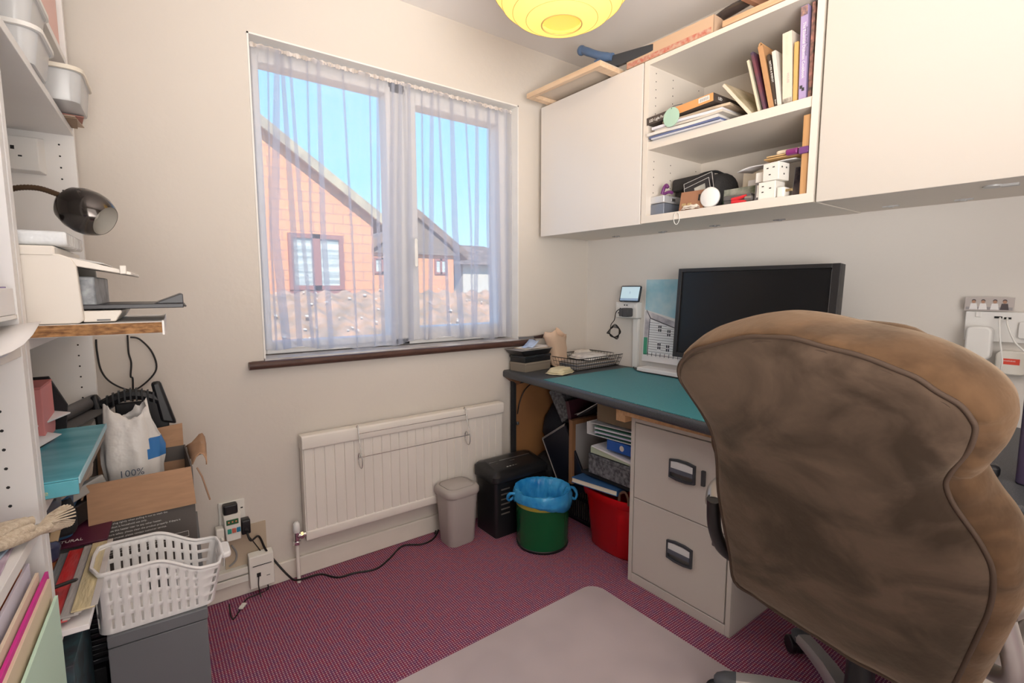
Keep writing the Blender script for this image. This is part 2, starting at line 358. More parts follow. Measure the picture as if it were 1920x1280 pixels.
# dark gabled house further back
hB = thing('house', 'distant house with dark boarded gable above orange brick, seen beside the mullion', 'house', (0, 17.0, 0))
Y2 = 17.0
ap = at(786, 410, y=Y2); el = at(700, 480, y=Y2); er = at(850, 474, y=Y2)
eavz = (el.z+er.z)/2; apz2 = ap.z; half = (er.x-el.x)/2; axc = (er.x+el.x)/2
MB().prism([(axc-half, -2.6), (axc+half, -2.6), (axc+half, eavz), (axc-half, eavz)], 'y', 0, 7).build('wall', brick, hB, smooth=0)
MB().prism([(axc-half-.1, eavz), (axc+half+.1, eavz), (axc, apz2)], 'y', -.15, 0.0).build('gable_cladding', CLAD, hB, smooth=0)
MB().prism([(axc-half-.5, eavz-.15), (axc, apz2), (axc+half+.5, eavz-.15), (axc+half+.5, eavz+.15), (axc, apz2+.3), (axc-half-.5, eavz+.15)], 'y', -.3, 7.2).build('roof', TILE, hB, smooth=0)
for (u0, v0, u1, v1) in ((700, 482, 731, 513), (814, 485, 838, 514)):
    p = at(u0, v0, y=Y2); q = at(u1, v1, y=Y2); wf = MB(); ring(wf, p.x, q.x, q.z, p.z, .07, -.06, 0); wf.box(((p.x+q.x)/2-.04, -.06, q.z), ((p.x+q.x)/2+.04, 0, p.z))
    wo = wf.build('window', WINBR, hB, smooth=0); MB().box((p.x+.06, -.02, q.z+.06), (q.x-.06, -.012, p.z-.06)).build('pane', SLATP, wo, smooth=0)
hC = thing('house', 'small distant house with brown hipped roof and pale wall at the right of the window', 'house', (0, 21.0, 0))
Y3 = 21.0
PALEW = mat('pale_render', (0.60, 0.57, 0.50), 0.9)
p = at(868, 496, y=Y3); q = at(960, 560, y=Y3); r = at(905, 452, y=Y3)
MB().box((p.x, 0, -2.6), (q.x+1, 6, p.z)).build('wall', PALEW, hC, smooth=0)
MB().hexa([(p.x-.5, -.5, p.z), (q.x+1.5, -.5, p.z), (q.x+1.5, 6.5, p.z), (p.x-.5, 6.5, p.z), (r.x, 2.6, r.z), (q.x, 2.6, r.z), (q.x, 3.2, r.z), (r.x, 3.2, r.z)]).build('roof', TILE, hC, smooth=0)
GRAV = mat('outdoor_paving', (0.42, 0.27, 0.22), 0.95, col2=(0.30, 0.20, 0.16), vscale=6)
tag(MB().box((-30, 2.4, -2.7), (40, 60, -2.6)).build('ground', GRAV, smooth=0), 'brown paved ground outside below the houses', 'ground')['kind'] = 'structure'
# low pantiled roof just outside, seen at the bottom of the window
PT = mat('weathered_pantile', (.56, .34, .22), .9, col2=(.30, .21, .14), vscale=5, detail=8)
LICH = mat('lichen', (.62, .52, .42), .9)
rf_ = thing('garage_roof', 'low outbuilding roof of weathered pinkish pantiles outside at the bottom of the window', 'roof', (0, 3.6, 0))
zr = at(560, 547, y=6.4).z
rows = []
for i in range(15):
    for k in (0, 1):
        t_ = (i+k*.98)/15; rows.append([Vector((x*.055-1.5, 2.8*t_, -.35+(zr+.35)*t_+(.035*(1-k))+.045*math.sin(x*.055*2*PI/.24)*.6)) for x in range(250)])
MB().grid(rows).build('pantiles', PT, rf_, smooth=60)
MB().box((-1.5, .05, -2.6), (12.2, 2.9, -.42)).build('wall', brick, rf_, smooth=0)
b = MB()
for _ in range(260):
    x = random.uniform(0, 6); t_ = random.uniform(.15, .99); r = random.uniform(.008, .026); z = -.35+(zr+.35)*t_+.065
    b.add([(x+r*math.cos(a)*random.uniform(.6, 1.2), 2.8*t_+r*math.sin(a)*random.uniform(.6, 1.2), z+r*math.sin(a)*.45) for a in [2*PI*q/7 for q in range(7)]], [tuple(range(7))])
b.build('lichen_patches', LICH, rf_, smooth=0, stuff=True)
# ================================================================== NET CURTAIN
cm = bpy.data.materials.new('sheer_voile'); cm.use_nodes = True; n = cm.node_tree; n.nodes.clear()
o_ = n.nodes.new('ShaderNodeOutputMaterial'); mxs = n.nodes.new('ShaderNodeMixShader'); tr = n.nodes.new('ShaderNodeBsdfTransparent')
m2 = n.nodes.new('ShaderNodeMixShader'); df = n.nodes.new('ShaderNodeBsdfDiffuse'); tl = n.nodes.new('ShaderNodeBsdfTranslucent')
for q in (df, tl): q.inputs[0].default_value = (0.70, 0.72, 0.80, 1)
m2.inputs[0].default_value = 0.6; mxs.inputs[0].default_value = 0.38
n.links.new(df.outputs[0], m2.inputs[1]); n.links.new(tl.outputs[0], m2.inputs[2]); n.links.new(tr.outputs[0], mxs.inputs[1]); n.links.new(m2.outputs[0], mxs.inputs[2]); n.links.new(mxs.outputs[0], o_.inputs[0])
cur = thing('net_curtain', 'sheer white net curtain gathered across the window', 'curtain', (1.0, 2.130, 0.93))
YC = 2.150
folds = [(500,110,505,430,517,640,3),(517,110,513,430,535,642,13),(528,130,548,430,560,650,11),(546,155,565,430,587,655,6),(575,150,583,430,596,650,3),(594,145,603,430,620,655,9),
 (643,160,658,430,668,640,3),(690,170,694,430,700,640,2),(706,175,706,430,716,640,5),(734,190,734,430,738,640,7),(747,195,747,430,750,640,9),(762,200,764,430,768,640,8),(790,215,791,430,792,630,3),
 (807,220,808,430,806,640,7),(820,222,830,430,838,640,4),(846,230,850,430,865,640,14),(872,240,880,430,884,640,2),(890,250,890,430,888,640,8),(915,260,914,430,920,630,8),(930,265,932,430,936,620,9),(944,270,946,430,950,620,6)]
def fx(fd, z):
    xs = [at(fd[0], fd[1], y=YC), at(fd[2], fd[3], y=YC), at(fd[4], fd[5], y=YC)]
    if z > xs[1].z: t = (z-xs[1].z)/(xs[0].z-xs[1].z); return xs[1].x+(xs[0].x-xs[1].x)*t
    t = (xs[1].z-z)/(xs[1].z-xs[2].z); return xs[1].x+(xs[2].x-xs[1].x)*t
rows = []; NZ = 26
for k in range(NZ+1):
    z = 2.078-(2.078-0.932)*k/NZ; row = []; zz = (z-0.93)/1.15
    prev = 0.402
    segs = []
    for i, fd in enumerate(folds):
        c = fx(fd, z); wd = fd[6]/610*0.66*(0.55+0.45*min(1, (1-zz)*2.2))
        segs.append((c, wd))
    def yy(x, a=0): return 0.010*math.sin(x*34+zz*1.5)+0.004*math.sin(x*95+1)+a
    for c, wd in segs+[(1.606, 0)]:
        hi = c+wd; 
        for j in range(5): 
            x = prev+(max(hi, prev+.001)-prev)*j/4; row.append(Vector((x-1.0, yy(x), z-0.93)))
        if wd: row.append(Vector((c-1.0, yy(c, .006), z-.93))); row.append(Vector((c-wd-1.0, yy(c-wd, .012), z-.93))); prev = c-wd
    rows.append(row)
# the hem: slightly uneven
for i, v in enumerate(rows[-1]): v.z += 0.012*math.sin(v.x*9)+.006*math.sin(v.x*37)
b = MB(); b.grid(rows); b.build('voile', cm, cur, smooth=80)
# gathered heading in tight pleats, its brownish shadow put into the colour
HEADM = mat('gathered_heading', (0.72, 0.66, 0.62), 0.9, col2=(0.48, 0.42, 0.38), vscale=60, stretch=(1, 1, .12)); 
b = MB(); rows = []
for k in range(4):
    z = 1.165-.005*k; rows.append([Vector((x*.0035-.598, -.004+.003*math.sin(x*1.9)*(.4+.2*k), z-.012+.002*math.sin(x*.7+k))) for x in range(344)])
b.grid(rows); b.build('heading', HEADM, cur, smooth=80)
MB().cyl((-.602, 0.006, 1.152), (.615, .006, 1.152), .003).build('curtain_wire', CABLEW, cur)
# ================================================================== WALL CABINETS (right wall)
DOORW = mat('satin_white_door', (0.735, 0.69, 0.645), 0.32, var=0.01, vscale=3)
CARC = mat('cream_white_carcass', (0.74, 0.675, 0.60), 0.5)
EDGE = mat('cream_edge_band', (0.76, 0.69, 0.60), 0.5)
FX = 1.74
def fitting(b, x, y, z): b.box((x, y-.022, z-.004), (x+.012, y+.022, z+.001)); b.box((x-.004, y-.006, z-.006), (x+.016, y+.006, z))
lc = thing('wall_cabinet', 'white wall cabinet with closed flat door nearest the window', 'cabinet', (FX+.018, 1.395, 1.455))
b = MB(); b.box((0, 0, .0), (.386, .665, .018)); b.box((0, 0, .63), (.386, .665, .65)); b.box((0, 0, .018), (.386, .018, .63)); b.box((0, .647, .018), (.386, .665, .63)); b.box((.376, .018, .018), (.386, .647, .63))
b.build('carcass', CARC, lc, bevel=.0008)
MB().box((-.018, .006, -.004), (-.001, .655, .648)).build('door', DOORW, lc, bevel=.0015)
for q in ((.30,.42),(.32,.14)): b = MB(); fitting(b, *q, 0); b.build('fixing_bracket', STEEL, lc, smooth=0)
oc = thing('open_wall_unit', 'open white wall shelving unit between two closed cabinets', 'shelf unit', (FX, .718, 1.453))
W_ = .676
b = MB(); b.box((0, 0, 0), (.402, .021, .65)); b.box((0, W_-.024, 0), (.402, W_, .65)); b.box((0, .021, 0), (.402, W_-.024, .030)); b.box((0, .021, .632), (.402, W_-.024, .65)); b.box((.392, .021, .03), (.402, W_-.024, .632))
for zz in [.065+.032*i for i in range(18)]:
    for xx in (.045, .16, .35):
        if abs(zz-.31) > .03: b.cyl((xx, W_-.0242, zz), (xx, W_-.0248, zz), .0024, n=6, m=1)
b.build('carcass', [CARC, HOLE], oc, smooth=0)
sh = MB().box((.004, .0215, .297), (.39, W_-.0245, .329)).build('shelf', CARC, oc, bevel=.001)
for q in ((.30,.52),(.33,.26)): b = MB(); fitting(b, *q, 0); b.build('fixing_bracket', STEEL, oc, smooth=0)
rc = thing('wall_cabinet', 'white wall cabinet with closed flat door at the right edge of the photo', 'cabinet', (FX+.018, -.30, 1.455))
b = MB().box((0, 0, 0), (.386, 1.014, .65)); b.build('carcass', CARC, rc, bevel=.0008)
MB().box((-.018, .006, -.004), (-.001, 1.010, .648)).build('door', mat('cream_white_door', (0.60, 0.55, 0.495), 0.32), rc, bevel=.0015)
PGM = mat('pale_grey_metal', (.55, .55, .55), .4, .3)
for q in ((.28,.90),(.31,.72)): b = MB(); fitting(b, *q, 0); b.build('fixing_bracket', PGM, rc, smooth=0)
for yy in (.62, .40): b = MB(); b.cyl((.11, yy, -.004), (.11, yy, 0), .022, n=24); b.box((.10, yy-.05, -.006), (.12, yy-.015, 0)); b.build('cable_grommet', PGM, rc, smooth=30)

# ================================================================== WORKTOP, CUTTING MAT, FILING CABINET
WK = mat('speckled_black_laminate', (0.030, 0.032, 0.036), 0.42, col2=(0.075, 0.08, 0.09), vscale=420, detail=2, spec=0.6)
DT = 0.755
def fe(y): return 1.524-.082*(2.098-y)
b = MB(); prof = [(0, .0), (0, -.022), (.004, -.032), (.012, -.037), (.03, -.037), (.03, -.037)]
y0, y1 = -.40, 2.095
def lip(y, s=1):
    x = fe(y); return [Vector((x+.010, y, DT)), Vector((x+.003, y, DT-.003)), Vector((x, y, DT-.011)), Vector((x, y, DT-.028)), Vector((x+.004, y, DT-.036)), Vector((x+.012, y, DT-.039)), Vector((2.140, y, DT-.039)), Vector((2.140, y, DT))]
b.loft([lip(y0), lip(y1)])
tag(b.build('worktop', WK, smooth=60), 'long speckled black worktop along the right wall with a rounded front edge', 'worktop')
gm_ = bpy.data.materials.new('green_cutting_mat'); gm_.use_nodes = True; n = gm_.node_tree; pb = n.nodes['Principled BSDF']; pb.inputs['Roughness'].default_value = .5
br = n.nodes.new('ShaderNodeTexBrick'); tcn = n.nodes.new('ShaderNodeTexCoord'); n.links.new(tcn.outputs['Object'], br.inputs[0]); n.links.new(br.outputs[0], pb.inputs['Base Color'])
br.offset = 0; br.inputs['Scale'].default_value = 1; br.inputs['Brick Width'].default_value = .01; br.inputs['Row Height'].default_value = .01; br.inputs['Mortar Size'].default_value = .00035
br.inputs['Color1'].default_value = (.030, .205, .25, 1); br.inputs['Color2'].default_value = (.034, .22, .265, 1); br.inputs['Mortar'].default_value = (.17, .40, .36, 1)
b = MB(); b.prism([(fe(1.752)+.012, 1.752), (fe(.82)+.012, .82), (2.105, .86), (2.105, 1.745)], 'z', DT, DT+.0025)
tag(b.build('cutting_mat', gm_, smooth=0), 'large green gridded cutting mat lying on the black worktop', 'cutting mat')

b = MB(); b.box((1.49, .70, .690), (1.534, 1.255, .7155)); b.box((1.50, 1.2535, .660), (1.60, 1.30, .7155))
tag(b.build('support_batten', PINE, bevel=.002), 'pine batten under the worktop edge above the filing cabinet', 'wood batten')
b = MB(); b.prism([(1.535, .7155), (1.63, .7155), (1.63, .70), (1.59, .675)], 'y', 2.05, 2.095)
tag(b.build('support_batten', mat('brown_wood', (.22, .10, .05), .6), bevel=.002), 'small dark brown wood block under the worktop at the window wall', 'wood batten')

FCM = mat('warm_grey_enamel', (0.60, 0.555, 0.505), 0.42)
FCS = mat('grey_enamel_side', (0.33, 0.31, 0.30), 0.45)
fc = thing('filing_cabinet', 'two drawer stone grey metal filing cabinet under the worktop', 'filing cabinet', (1.537, .815, 0))
b = MB(); b.box((.012, 0, 0), (.60, .4375, .676)); b.box((0, 0, 0), (.012, .018, .676)); b.box((0, .4195, 0), (.012, .4375, .676)); b.box((0, .018, .662), (.012, .4195, .676)); b.box((0, .018, 0), (.012, .4195, .038))
b.build('body', FCM, fc, bevel=.0015)
for z0, z1, hy in ((.3585, .658, .195), (.043, .355, .195)):
    dr_ = MB().box((-.001, .022, z0), (.010, .4155, z1)).build('drawer', FCM, fc, bevel=.0015)
    zc = (.527 if z0 > .2 else .216); yc = .20
    h = MB(); o_ = [(-.053, -.034), (-.02, -.040), (.02, -.040), (.053, -.034), (.053, .034), (.02, .040), (-.02, .040), (-.053, .034)]
    i_ = [(p*.86, q*.80) for p, q in o_]
    Rg = lambda x, L, : [Vector((x, yc+p, zc+q)) for p, q in L]
    h.loft([Rg(.0, o_), Rg(-.010, o_), Rg(-.011, i_), Rg(-.002, i_)], 0, cap0=False, cap1=False)
    h.add(Rg(-.0018, i_), [tuple(range(8))], 1)
    h.box((-.010, yc-.045, zc+.004), (-.003, yc+.045, zc+.030), 2); 
    h.box((-.012, yc-.045, zc-.012), (-.003, yc+.045, zc+.004), 3)
    h.build('handle', [mat('dark_grey_handle', (.05, .055, .065), .35), mat('handle_recess', (.10, .095, .09), .4), mat('label_card', (.72, .72, .72), .5), mat('grip_grey', (.10, .11, .14), .5)], dr_, smooth=30)
MB().box((-.012, .108, .50), (-.001, .122, .555)).build('latch', mat('dark_grey_latch', (.05, .05, .055), .4), fc, bevel=.002)
MB().rbox((-.006, .052, .303), (-.0, .074, .325), .003, axis='x').cyl((-.008, .063, .314), (-.005, .063, .314), .006).build('lock', mat('dull_lock', (.16, .15, .15), .35, .7), fc)

# ================================================================== OFFICE CHAIR
SU = bpy.data.materials.new('brown_suede'); SU.use_nodes = True; n = SU.node_tree; pb = n.nodes['Principled BSDF']; pb.inputs['Roughness'].default_value = .9; pb.inputs['Sheen Weight'].default_value = .28; pb.inputs['Sheen Roughness'].default_value = .5
pb.inputs['Sheen Tint'].default_value = (1, .8, .6, 1); pb.inputs['Specular IOR Level'].default_value = .15
tcn = n.nodes.new('ShaderNodeTexCoord'); mp = n.nodes.new('ShaderNodeMapping'); mp.inputs['Scale'].default_value = (1, 1, 1.5); n.links.new(tcn.outputs['Object'], mp.inputs[0])
nz = n.nodes.new('ShaderNodeTexNoise'); nz.inputs['Scale'].default_value = 5.5; nz.inputs['Detail'].default_value = 6; nz.inputs['Distortion'].default_value = .9; n.links.new(mp.outputs[0], nz.inputs['Vector'])
cr = n.nodes.new('ShaderNodeValToRGB'); cr.color_ramp.elements[0].position = .40; cr.color_ramp.elements[0].color = (.032, .020, .013, 1); cr.color_ramp.elements[1].position = .60; cr.color_ramp.elements[1].color = (.088, .058, .040, 1)
n.links.new(nz.outputs[0], cr.inputs[0]); n.links.new(cr.outputs[0], pb.inputs['Base Color'])
nb = n.nodes.new('ShaderNodeTexNoise'); nb.inputs['Scale'].default_value = 11; nb.inputs['Detail'].default_value = 4; n.links.new(tcn.outputs['Object'], nb.inputs['Vector'])
bp = n.nodes.new('ShaderNodeBump'); bp.inputs['Strength'].default_value = .35; bp.inputs['Distance'].default_value = .02; n.links.new(nb.outputs[0], bp.inputs['Height']); n.links.new(bp.outputs[0], pb.inputs['Normal'])
SU2 = SU.copy(); SU2.name = 'tan_suede'; SU2.node_tree.nodes[cr.name].color_ramp.elements[0].color = (.065, .035, .018, 1); SU2.node_tree.nodes[cr.name].color_ramp.elements[1].color = (.118, .064, .032, 1)
PIPE = mat('brown_piping', (.060, .036, .023), .8)
BZ = mat('bronze_grey_metal', (.36, .33, .30), .32, .6)
HUB = Vector((1.42, .405, 0))
ch = thing('office_chair', 'large brown suede swivel chair seen from behind in the foreground', 'chair', (HUB.x, HUB.y, 0.0012))
# the back leans towards the camera: plane x = .86 + .36 (1.12 - z)
def onback(px, py, d=0):
    v = CR*((px-960)/FPX) - CU*((py-640)/FPX) + _f
    # x + .36 z = .86+.36*1.12 + d
    k = .86+.36*1.12+d
    t = (k-(CAM.x+.36*CAM.z))/(v.x+.36*v.z); return CAM+v*t
seam = [(1275,703),(1278,680),(1290,667),(1314,653),(1373,637),(1426,630),(1468,632),(1522,642),(1580,658),(1654,680),(1708,703),(1750,727),(1793,754),(1819,778),(1829,799),(1825,823),(1811,852),(1785,881),(1774,905),(1783,932),(1808,974),(1840,1017),(1859,1059),(1863,1097),(1854,1144),(1835,1187),(1808,1244),(1785,1290),(1765,1316),
 (1735,1310),(1669,1271),(1599,1234),(1543,1199),(1466,1150),(1417,1117),(1379,1088),(1370,1038),(1360,985),(1349,921),(1346,858),(1338,815),(1325,783),(1293,735)]
S3 = spline([onback(*p) for p in seam], 4, True)
Nn = Vector((1, 0, .36)).normalized()                      # towards the sitter
Tv = Vector((-.36, 0, 1)).normalized(); Ty = Vector((0, 1, 0))
C3 = sum(S3, Vector())/len(S3)
def loc2(v): q = v-C3; return Vector((q.dot(Ty), q.dot(Tv)))
S2 = [loc2(v) for v in S3]; Ns = len(S2)
def outn(i):
    a = S2[(i-3)%Ns]; b_ = S2[(i+3)%Ns]; t = (b_-a).normalized(); nn = Vector((t.y, -t.x))
    return nn if nn.dot(S2[i]) > 0 or True else -nn
area = sum(S2[i].x*S2[(i+1)%Ns].y-S2[(i+1)%Ns].x*S2[i].y for i in range(Ns)); sg = 1 if area > 0 else -1
def ringat(off, dep, bow=0):
    out = []
    for i in range(Ns):
        o = off(S2[i]) if callable(off) else off
        p = S2[i]+outn(i)*sg*o
        out.append(C3+Ty*p.x+Tv*p.y+Nn*dep-Vector((HUB.x, HUB.y, 0)))
    return out
YMIN = min(p.y for p in S2); YMAX = max(p.y for p in S2)
def grow(k):
    def g(p):
        v = (p.y-YMIN)/(YMAX-YMIN); low = max(0, min(1, (.62-v)/.2))
        top = max(0, min(1, (v-.7)/.15)); rt = max(0, min(1, (-p.x-.02)/.12)); bot = max(0, min(1, (.40-v)/.1))*(1-rt); lf = max(0, min(1, (p.x-.02)/.1))*low
        return k*(1-1.0*bot)*(1-.35*top*(1-rt))*(1+.55*rt*(1-bot))*(1-.9*lf)
    return g
# rear panel: slightly domed
b = MB(); rows = []
for s, d in ((1.0, .0), (.985, -.006), (.93, -.014), (.8, -.022), (.6, -.028), (.35, -.032), (.12, -.033)):
    rows.append([C3+Ty*p.x*s+Tv*p.y*s+Nn*(d+.010*noise.noise(Vector((p.x*s*6, p.y*s*6, 2)))*(1-s))-Vector((HUB.x, HUB.y, 0)) for p in S2])
b.loft(rows, cap0=False, cap1=True)
back = b.build('backrest', SU, ch, smooth=80)
b = MB(); puck = lambda i: .0035*math.sin(i*.55)+.002*math.sin(i*1.7)
rr_ = []
pkr = lambda i: .006*abs(math.sin(i*.41))*abs(math.sin(i*.173+1))
for k, d in ((0, .0), (.008, .001), (.015, .012), (.020, .035), (.022, .060), (.019, .085), (.010, .103), (-.012, .112), (-.06, .116)):
    R0 = ringat(grow(k), d)
    if 0 < d < .05: R0 = [v+Nn*(puck(i)+pkr(i)) for i, v in enumerate(R0)]
    rr_.append(R0)
b.loft(rr_, cap0=False, cap1=True)
b.build('cushion_border', SU2, ch, smooth=80)
b = MB(); b.tube([v-Nn*.0035+Vector((0,0,.0012*math.sin(i*.8))) for i, v in enumerate(ringat(.0, 0))], .0042, 6, closed=True); b.build('piping', PIPE, ch, smooth=80)
b = MB(); b.tube([v-Nn*.002 for v in ringat(lambda p: -.010+.002*math.sin(p.x*60+p.y*50), -.004)], .0022, 5, closed=True); b.build('stitched_seam', PIPE, ch, smooth=80)
# head pillow on the sitter's side, showing above the top edge
hp = MB(); ctr = Vector((1.025-HUB.x, .385-HUB.y, 1.068)); L = []
for j in range(13):
    a = -1+2*j/12; w2 = .165*(1-.0*abs(a)); rr0 = (1-abs(a)**6)**.5 if abs(a) < 1 else .12
    rr0 = max(rr0, .15)
    L.append([ctr+Vector((.045*rr0*math.cos(t*2*PI/14), a*.175, .062*rr0*math.sin(t*2*PI/14)+.004*math.sin(a*40))) for t in range(14)])
hp.loft(L); hp.build('head_cushion', SU2, ch, smooth=80, sub=1)
# seat
b = MB(); 
L = []
for z, g_ in ((.43, -.03), (.445, 0), (.48, .012), (.515, .005), (.53, -.03), (.534, -.10)):
    x0, x1, yy0, yy1 = 1.13-g_, 1.46+g_, .17-g_, .585+g_; rr1 = max(.02, .09+g_)
    ring_ = []
    for cx, cy, a0 in ((x1-rr1, yy1-rr1, 0), (x0+rr1, yy1-rr1, 90), (x0+rr1, yy0+rr1, 180), (x1-rr1, yy0+rr1, 270)):
        for t in range(6): an = R_(a0+90*t/5); ring_.append(Vector((cx+rr1*math.cos(an)-HUB.x, cy+rr1*math.sin(an)-HUB.y, z)))
    L.append(ring_)
b.loft(L); b.build('seat', SU2, ch, smooth=80)
# column, mechanism, star base, castors
b = MB(); b.cyl((0,0,.075), (0,0,.27), .034, .030, 24); b.cyl((0,0,.27), (0,0,.42), .018, n=20); b.build('gas_column', BLACK, ch)
b = MB(); b.box((-.22, -.12, .40), (.10, .12, .432)); b.prism([(-.24, .40), (-.20, .40), (-.20, .45), (-.24, .45)], 'y', -.06, .06); b.build('mechanism', BLACK, ch, bevel=.006)
GREYM = mat('bright_grey_metal', (.52, .50, .485), .28, .55)
for k in range(5):
    an = R_(119+72*k); dx = Vector((math.cos(an), math.sin(an), 0)); dy = Vector((-dx.y, dx.x, 0)); L = []
    for r, wd, zt, zb in ((.0, .030, .115, .07), (.06, .028, .122, .078), (.14, .024, .122, .083), (.22, .023, .112, .078), (.29, .024, .098, .070)):
        L.append([dx*r+dy*(wd*c)+Vector((0, 0, zb+(zt-zb)*(.5+.5*s))) for c, s in ((1,-1), (1.05,0), (.75,.85), (0,1), (-.75,.85), (-1.05,0), (-1,-1), (0,-1.05))])
    lg = MB().loft(L).build('leg', GREYM, ch, smooth=50)
    tip = MB().loft([[dx*r+dy*(wd*c)+Vector((0, 0, .068+(zt-.068)*(.5+.5*s))) for c, s in ((1,-1), (1.05,0), (.75,.85), (0,1), (-.75,.85), (-1.05,0), (-1,-1), (0,-1.05))] for r, wd, zt in ((.285, .0245, .0995), (.315, .024, .093), (.335, .017, .085), (.342, .008, .078))])
    tip.build('toe_cap', mat('dark_grey_rubber', (.09, .095, .105), .45) if k == 0 else bpy.data.materials['dark_grey_rubber'], lg, smooth=50)
    c0 = dx*.315; ca = R_(40+70*k); ax = Vector((math.cos(ca), math.sin(ca), 0)); off = Vector((-ax.y, ax.x, 0))*.018
    cs = MB(); cs.cyl(c0+off+ax*.007+Vector((0,0,.030)), c0+off+ax*.025+Vector((0,0,.030)), .0275, n=24); cs.cyl(c0+off-ax*.025+Vector((0,0,.030)), c0+off-ax*.007+Vector((0,0,.030)), .0275, n=24)
    cs.cyl(c0+off+Vector((0,0,.022))-ax*.007, c0+off+Vector((0,0,.022))+ax*.007, .020, n=16); cs.cyl(c0+Vector((0,0,.05)), c0+Vector((0,0,.07)), .011)
    cs.build('castor', BLACK, ch, bevel=.003)
# arm rests: loop of grey metal with a padded top
for sgn in (1, -1):
    yy = .272*sgn if sgn > 0 else -.30; 
    P0 = [(-.29, yy*.92, .645), (-.24, yy, .665), (-.16, yy, .67), (-.08, yy, .66), (-.05, yy, .59), (-.06, yy*.97, .52), (-.08, yy*.8, .43)] 
    b = MB(); b.tube([Vector(p) for p in P0], .021, 12, smooth=6); am = b.build('armrest', BZ, ch, smooth=60)
    b = MB(); b.tube([Vector((-.30, yy*.90, .66)), Vector((-.26, yy*.96, .56)), Vector((-.20, yy*.95, .48)), Vector((-.12, yy*.8, .43))], .017, 10, smooth=6); b.build('arm_post', GREYM if sgn < 0 else BLACK, ch, smooth=60)
# translucent floor mat
mm = bpy.data.materials.new('cloudy_pvc'); mm.use_nodes = True; n = mm.node_tree; n.nodes.clear()
o_ = n.nodes.new('ShaderNodeOutputMaterial'); mxs = n.nodes.new('ShaderNodeMixShader'); tr = n.nodes.new('ShaderNodeBsdfTransparent'); pr = n.nodes.new('ShaderNodeBsdfPrincipled')
pr.inputs['Base Color'].default_value = (.66, .56, .56, 1); pr.inputs['Roughness'].default_value = .38
nz = n.nodes.new('ShaderNodeTexNoise'); nz.inputs['Scale'].default_value = 3; tcn = n.nodes.new('ShaderNodeTexCoord'); n.links.new(tcn.outputs['Object'], nz.inputs['Vector'])
mr = n.nodes.new('ShaderNodeMapRange'); mr.inputs[1].default_value = .3; mr.inputs[2].default_value = .7; mr.inputs[3].default_value = .60; mr.inputs[4].default_value = .78
n.links.new(nz.outputs[0], mr.inputs[0]); n.links.new(mr.outputs[0], mxs.inputs[0]); n.links.new(tr.outputs[0], mxs.inputs[1]); n.links.new(pr.outputs[0], mxs.inputs[2]); n.links.new(mxs.outputs[0], o_.inputs[0])
b = MB().rbox((.18, -.45, .0005), (1.405, 1.318, .0025), .06, 8); b.rbox((.186, -.444, .0026), (1.399, 1.312, .0032), .055, 8)
tag(b.build('chair_mat', mm, smooth=0), 'cloudy translucent plastic mat on the carpet under the chair', 'floor mat')
# ================================================================== ON THE DESK AND WALL
# monitor
mo = thing('monitor', 'black flat computer monitor standing on the worktop behind the chair', 'monitor', (1.95, 1.03, DT))
BEZ = mat('dark_bezel', (.022, .021, .022), .35); SCR = mat('dark_screen', (.010, .010, .011), .22, spec=.35)
T_ = XF((0, 0, .318), (0, R_(4), 0))
b = MB(); y0, y1, z0, z1 = -.322, .325, -.20, .195
b.box((.012, y0, z0), (.045, y1, z1), X=T_); b.box((0, y0, z0), (.012, y0+.026, z1), X=T_); b.box((0, y1-.018, z0), (.012, y1, z1), X=T_); b.box((0, y0+.026, z1-.016), (.012, y1-.018, z1), X=T_); b.box((0, y0+.026, z0), (.012, y1-.018, z0+.022), X=T_)
b.build('housing', BEZ, mo, bevel=.0015)
MB().box((.008, y0+.026, z0+.022), (.0125, y1-.018, z1-.016), X=T_).build('screen', SCR, mo, smooth=0)
MB().box((.006, y0+.0255, z0+.03), (.0084, y0+.0285, z1-.02), X=T_).build('edge_reflection_strip', mat('reflection_grey', (.6,.6,.6), .3, .5), mo, smooth=0)  # pale strip modelled as the reflection along the screen edge
MB().box((.03, -.04, .012), (.05, .04, .30)).build('stand_neck', BLACK, mo, bevel=.004)
MB().rbox((-.08, -.13, .003), (.11, .13, .013), .03, 5).build('stand_base', BLACK, mo, bevel=.002)

# print of a weatherboarded house leaning on the wall
po = thing('art_print', 'unframed print of a white boarded house under blue sky, leaning on the wall', 'picture', (2.128, 1.50, .80), rot=(0, R_(2), 0))
SKYP = mat('print_sky', (.30, .58, .70), .6, col2=(.55, .72, .78), vscale=9); WHP = mat('print_white', (.84, .85, .88), .6); INK = mat('print_ink', (.04, .045, .06), .6); GRP = mat('print_green', (.07, .36, .22), .6); SNOW = mat('print_snow', (.75, .72, .74), .6, col2=(.35, .33, .38), vscale=12)
q = lambda a, c: (0, a, c)
MB().box((0, -.20, .0), (.003, .175, .425)).build('sheet', PAPER, po, smooth=0)
b = MB(); 
def flat(pts, m, d): b.add([(-d, p[0], p[1]) for p in pts], [tuple(range(len(pts)))], m)
